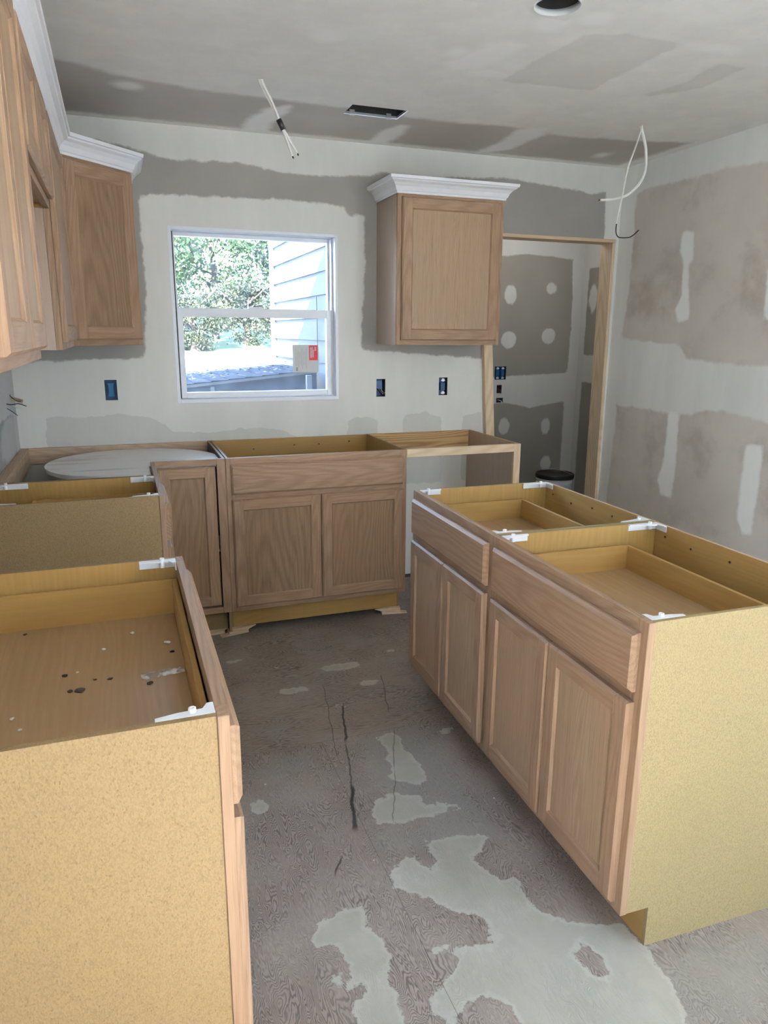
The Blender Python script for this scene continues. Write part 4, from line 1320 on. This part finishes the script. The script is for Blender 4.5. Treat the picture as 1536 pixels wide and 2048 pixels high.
for xa, xb in ((-.5, 1.93),):
    prism('roof_deck', [(xa, rz_(xa) - .02), (xb, rz_(xb) - .02), (xb, rz_(xb) - .04), (xa, rz_(xa) - .04)], 'y', yA, yB, SIDETRIM, lt)
prism('front_skirt', [(-.45, -.44), (1.93, -.44), (1.93, rz_(1.93) - .0405), (-.45, rz_(-.45) - .0405)], 'y', yA + .03, yA + .08, BLOCKWALL, lt)
box('skirt_batten', (.2, yA + .022, -.44), (.24, yA + .03, .92), SIDETRIM, lt)
box('skirt_batten', (1.12, yA + .022, -.44), (1.15, yA + .0298, 1.09), SIDETRIM, lt)
for o_ in list(lt.children):
    o_.matrix_parent_inverse = Matrix.Translation((-.9, -2.2, .45))
# shingle courses (rows run front to back, stepping up the slope)
tmpl = {}
xx = -.5
row = 0
while xx < 1.80:
    yy = yA - .01 - (row % 2) * .08
    while yy < yB:
        y1_ = min(yy + .155, yB + .01)
        ya_ = max(yy, yA - .01)
        if y1_ - ya_ > .03:
            h0 = rz_(xx) - .0195
            sg = prism('shingle', [(xx, h0), (xx + .14, h0 + .14 * .098), (xx + .14, h0 + .14 * .098 + .004), (xx, h0 + .012)], 'y', ya_, y1_ - .006, SHINGLE, lt)
            sg.matrix_parent_inverse = Matrix.Translation((-.9, -2.2, .45))
        yy += .16
    xx += .125
    row += 1
# fallen leaves on the lean-to roof
_V, _F, _c = [], [], []
rng = np.random.default_rng(5)
for i in range(420):
    x_ = rng.uniform(.55, 1.9) if i % 3 else rng.uniform(.5, 1.3)
    y_ = rng.uniform(yA, yB)
    a = rng.uniform(0, 6.28)
    s = rng.uniform(.012, .03)
    z_ = rz_(x_) + rng.uniform(-.004, .02)
    b = len(_V)
    for (p, q, r_) in ((-s, 0, 0), (0, -s * .5, .004), (s, 0, .008), (0, s * .5, .002)):
        _V.append((x_ + p * math.cos(a) - q * math.sin(a), y_ + p * math.sin(a) + q * math.cos(a), z_ + r_))
    _F.append((b, b + 1, b + 2, b + 3))
FALL = plain('fallen_leaf', (.08, .055, .04), .8, var=.4, scale=12)
fl = raw('fallen_leaves', _V, _F, FALL, lt)
fl.matrix_parent_inverse = Matrix.Translation((-.9, -2.2, .45))
fl['kind'] = 'stuff'


def gz(y):
    return -.45 + .107 * np.maximum(y, 0) if True else 0


g1 = sheet('ground_lawn', lambda u, v: (u, v, gz(v) - .0), (-14, 18), (-10, 34), 1.0, LAWN)
struct(g1)
g0 = sheet('ground_bounce_front', lambda u, v: (u, v, gz(v) + .012), (-6, 1.9), (.2, 8.5), .8, CONCRETE)  # pale ground added out of view to bounce sun through the window
struct(g0)
g3 = sheet('ground_bounce_rear', lambda u, v: (u, v, 0 * u - .2), (-6, 9), (-16, REAR - .11), 1.0, CONCRETE)  # unseen pale slab added behind the house, throws sunlight up to the ceiling
struct(g3)
g5 = sheet('ground_bounce_left', lambda u, v: (u, v, 0 * u - .2), (-6, -.02), (REAR - .1, .1), 1.0, CONCRETE)  # pale surface added left of the house as a bounce for the opening
struct(g5)
g4 = sheet('ground_bounce_right', lambda u, v: (u, v, 0 * u - .2), (XR + .02, 9), (REAR - .1, -2.5), 1.0, CONCRETE)  # unseen pale ground added on the right, also for bounce light
struct(g4)
g2 = sheet('ground_driveway', lambda u, v: (u, v, gz(v) + .01), (-14, 18), (10.2, 13.4), .8, CONCRETE)
struct(g2)


def tree(name, label, x, y, h, cr_, n, leafsize, mat, trunk=True, low=.25):
    t = empty(name, (x, y, float(gz(np.array(y)))), 0, label, 'tree', 'trees and shrubs outside the window')
    if trunk:
        tr = tube('trunk', [(0, 0, -.05), (.05, .02, h * .3), (-.04, .05, h * .62), (.02, 0, h * .9)], [.11, .03], BARK, t)
        for k in range(7):
            a = k * 2.4
            zz = h * (.25 + .08 * k)
            tube('branch', [(0, 0, zz), (cr_[0] * .4 * math.cos(a), cr_[1] * .4 * math.sin(a), zz + .25), (cr_[0] * .8 * math.cos(a), cr_[1] * .8 * math.sin(a), zz + .55)], [.035, .008], BARK, tr, n=6)
    r = np.random.default_rng(int(x * 100 + y * 7))
    # leaves grouped into clumps
    nc = 60
    u = r.normal(size=(nc, 3))
    u /= np.linalg.norm(u, axis=1)[:, None]
    rad = r.uniform(.35, 1, nc) ** .5
    cc = u * rad[:, None] * np.array([cr_[0], cr_[1], h * (1 - low) / 2]) + np.array([0, 0, h * (1 + low) / 2])
    pick = r.integers(0, nc, n)
    P = cc[pick] + r.normal(size=(n, 3)) * np.array([cr_[0], cr_[1], h * .4]) * .13
    d1 = r.normal(size=(n, 3))
    d1 /= np.linalg.norm(d1, axis=1)[:, None]
    d2 = np.cross(d1, r.normal(size=(n, 3)))
    d2 /= np.linalg.norm(d2, axis=1)[:, None]
    s = leafsize * r.uniform(.6, 1.4, n)[:, None]
    V = np.stack([P - d1 * s, P - d2 * s * .45, P + d1 * s, P + d2 * s * .45], 1).reshape(-1, 3)
    me = bpy.data.meshes.new('foliage')
    me.vertices.add(4 * n)
    me.vertices.foreach_set('co', V.astype(np.float32).ravel())
    me.loops.add(4 * n)
    me.loops.foreach_set('vertex_index', np.arange(4 * n, dtype=np.int32))
    me.polygons.add(n)
    me.polygons.foreach_set('loop_start', np.arange(0, 4 * n, 4, dtype=np.int32))
    me.update(calc_edges=True)
    a = me.attributes.new('lc', 'FLOAT', 'POINT')
    a.data.foreach_set('value', np.repeat(np.clip(r.uniform(0, 1, nc)[pick] * .6 + r.uniform(0, .45, n), 0, 1), 4).astype(np.float32))
    me.materials.append(mat)
    f = link('foliage', me, t)
    f['kind'] = 'stuff'
    return t


tree('leafy_tree', 'large sunlit leafy tree filling the upper window pane', 3.0, 16.3, 5.0, (1.9, 1.1), 22000, .062, LEAF, low=.10)
tree('leafy_tree', 'paler tree at the left behind the large leafy tree', 1.5, 20.4, 5.6, (2.0, 1.2), 16000, .075, LEAF, low=.10)
tree('leafy_tree', 'green tree partly hidden behind the clapboard wall outside', 6.2, 20.6, 5.2, (1.9, 1.2), 12000, .075, LEAF, low=.10)
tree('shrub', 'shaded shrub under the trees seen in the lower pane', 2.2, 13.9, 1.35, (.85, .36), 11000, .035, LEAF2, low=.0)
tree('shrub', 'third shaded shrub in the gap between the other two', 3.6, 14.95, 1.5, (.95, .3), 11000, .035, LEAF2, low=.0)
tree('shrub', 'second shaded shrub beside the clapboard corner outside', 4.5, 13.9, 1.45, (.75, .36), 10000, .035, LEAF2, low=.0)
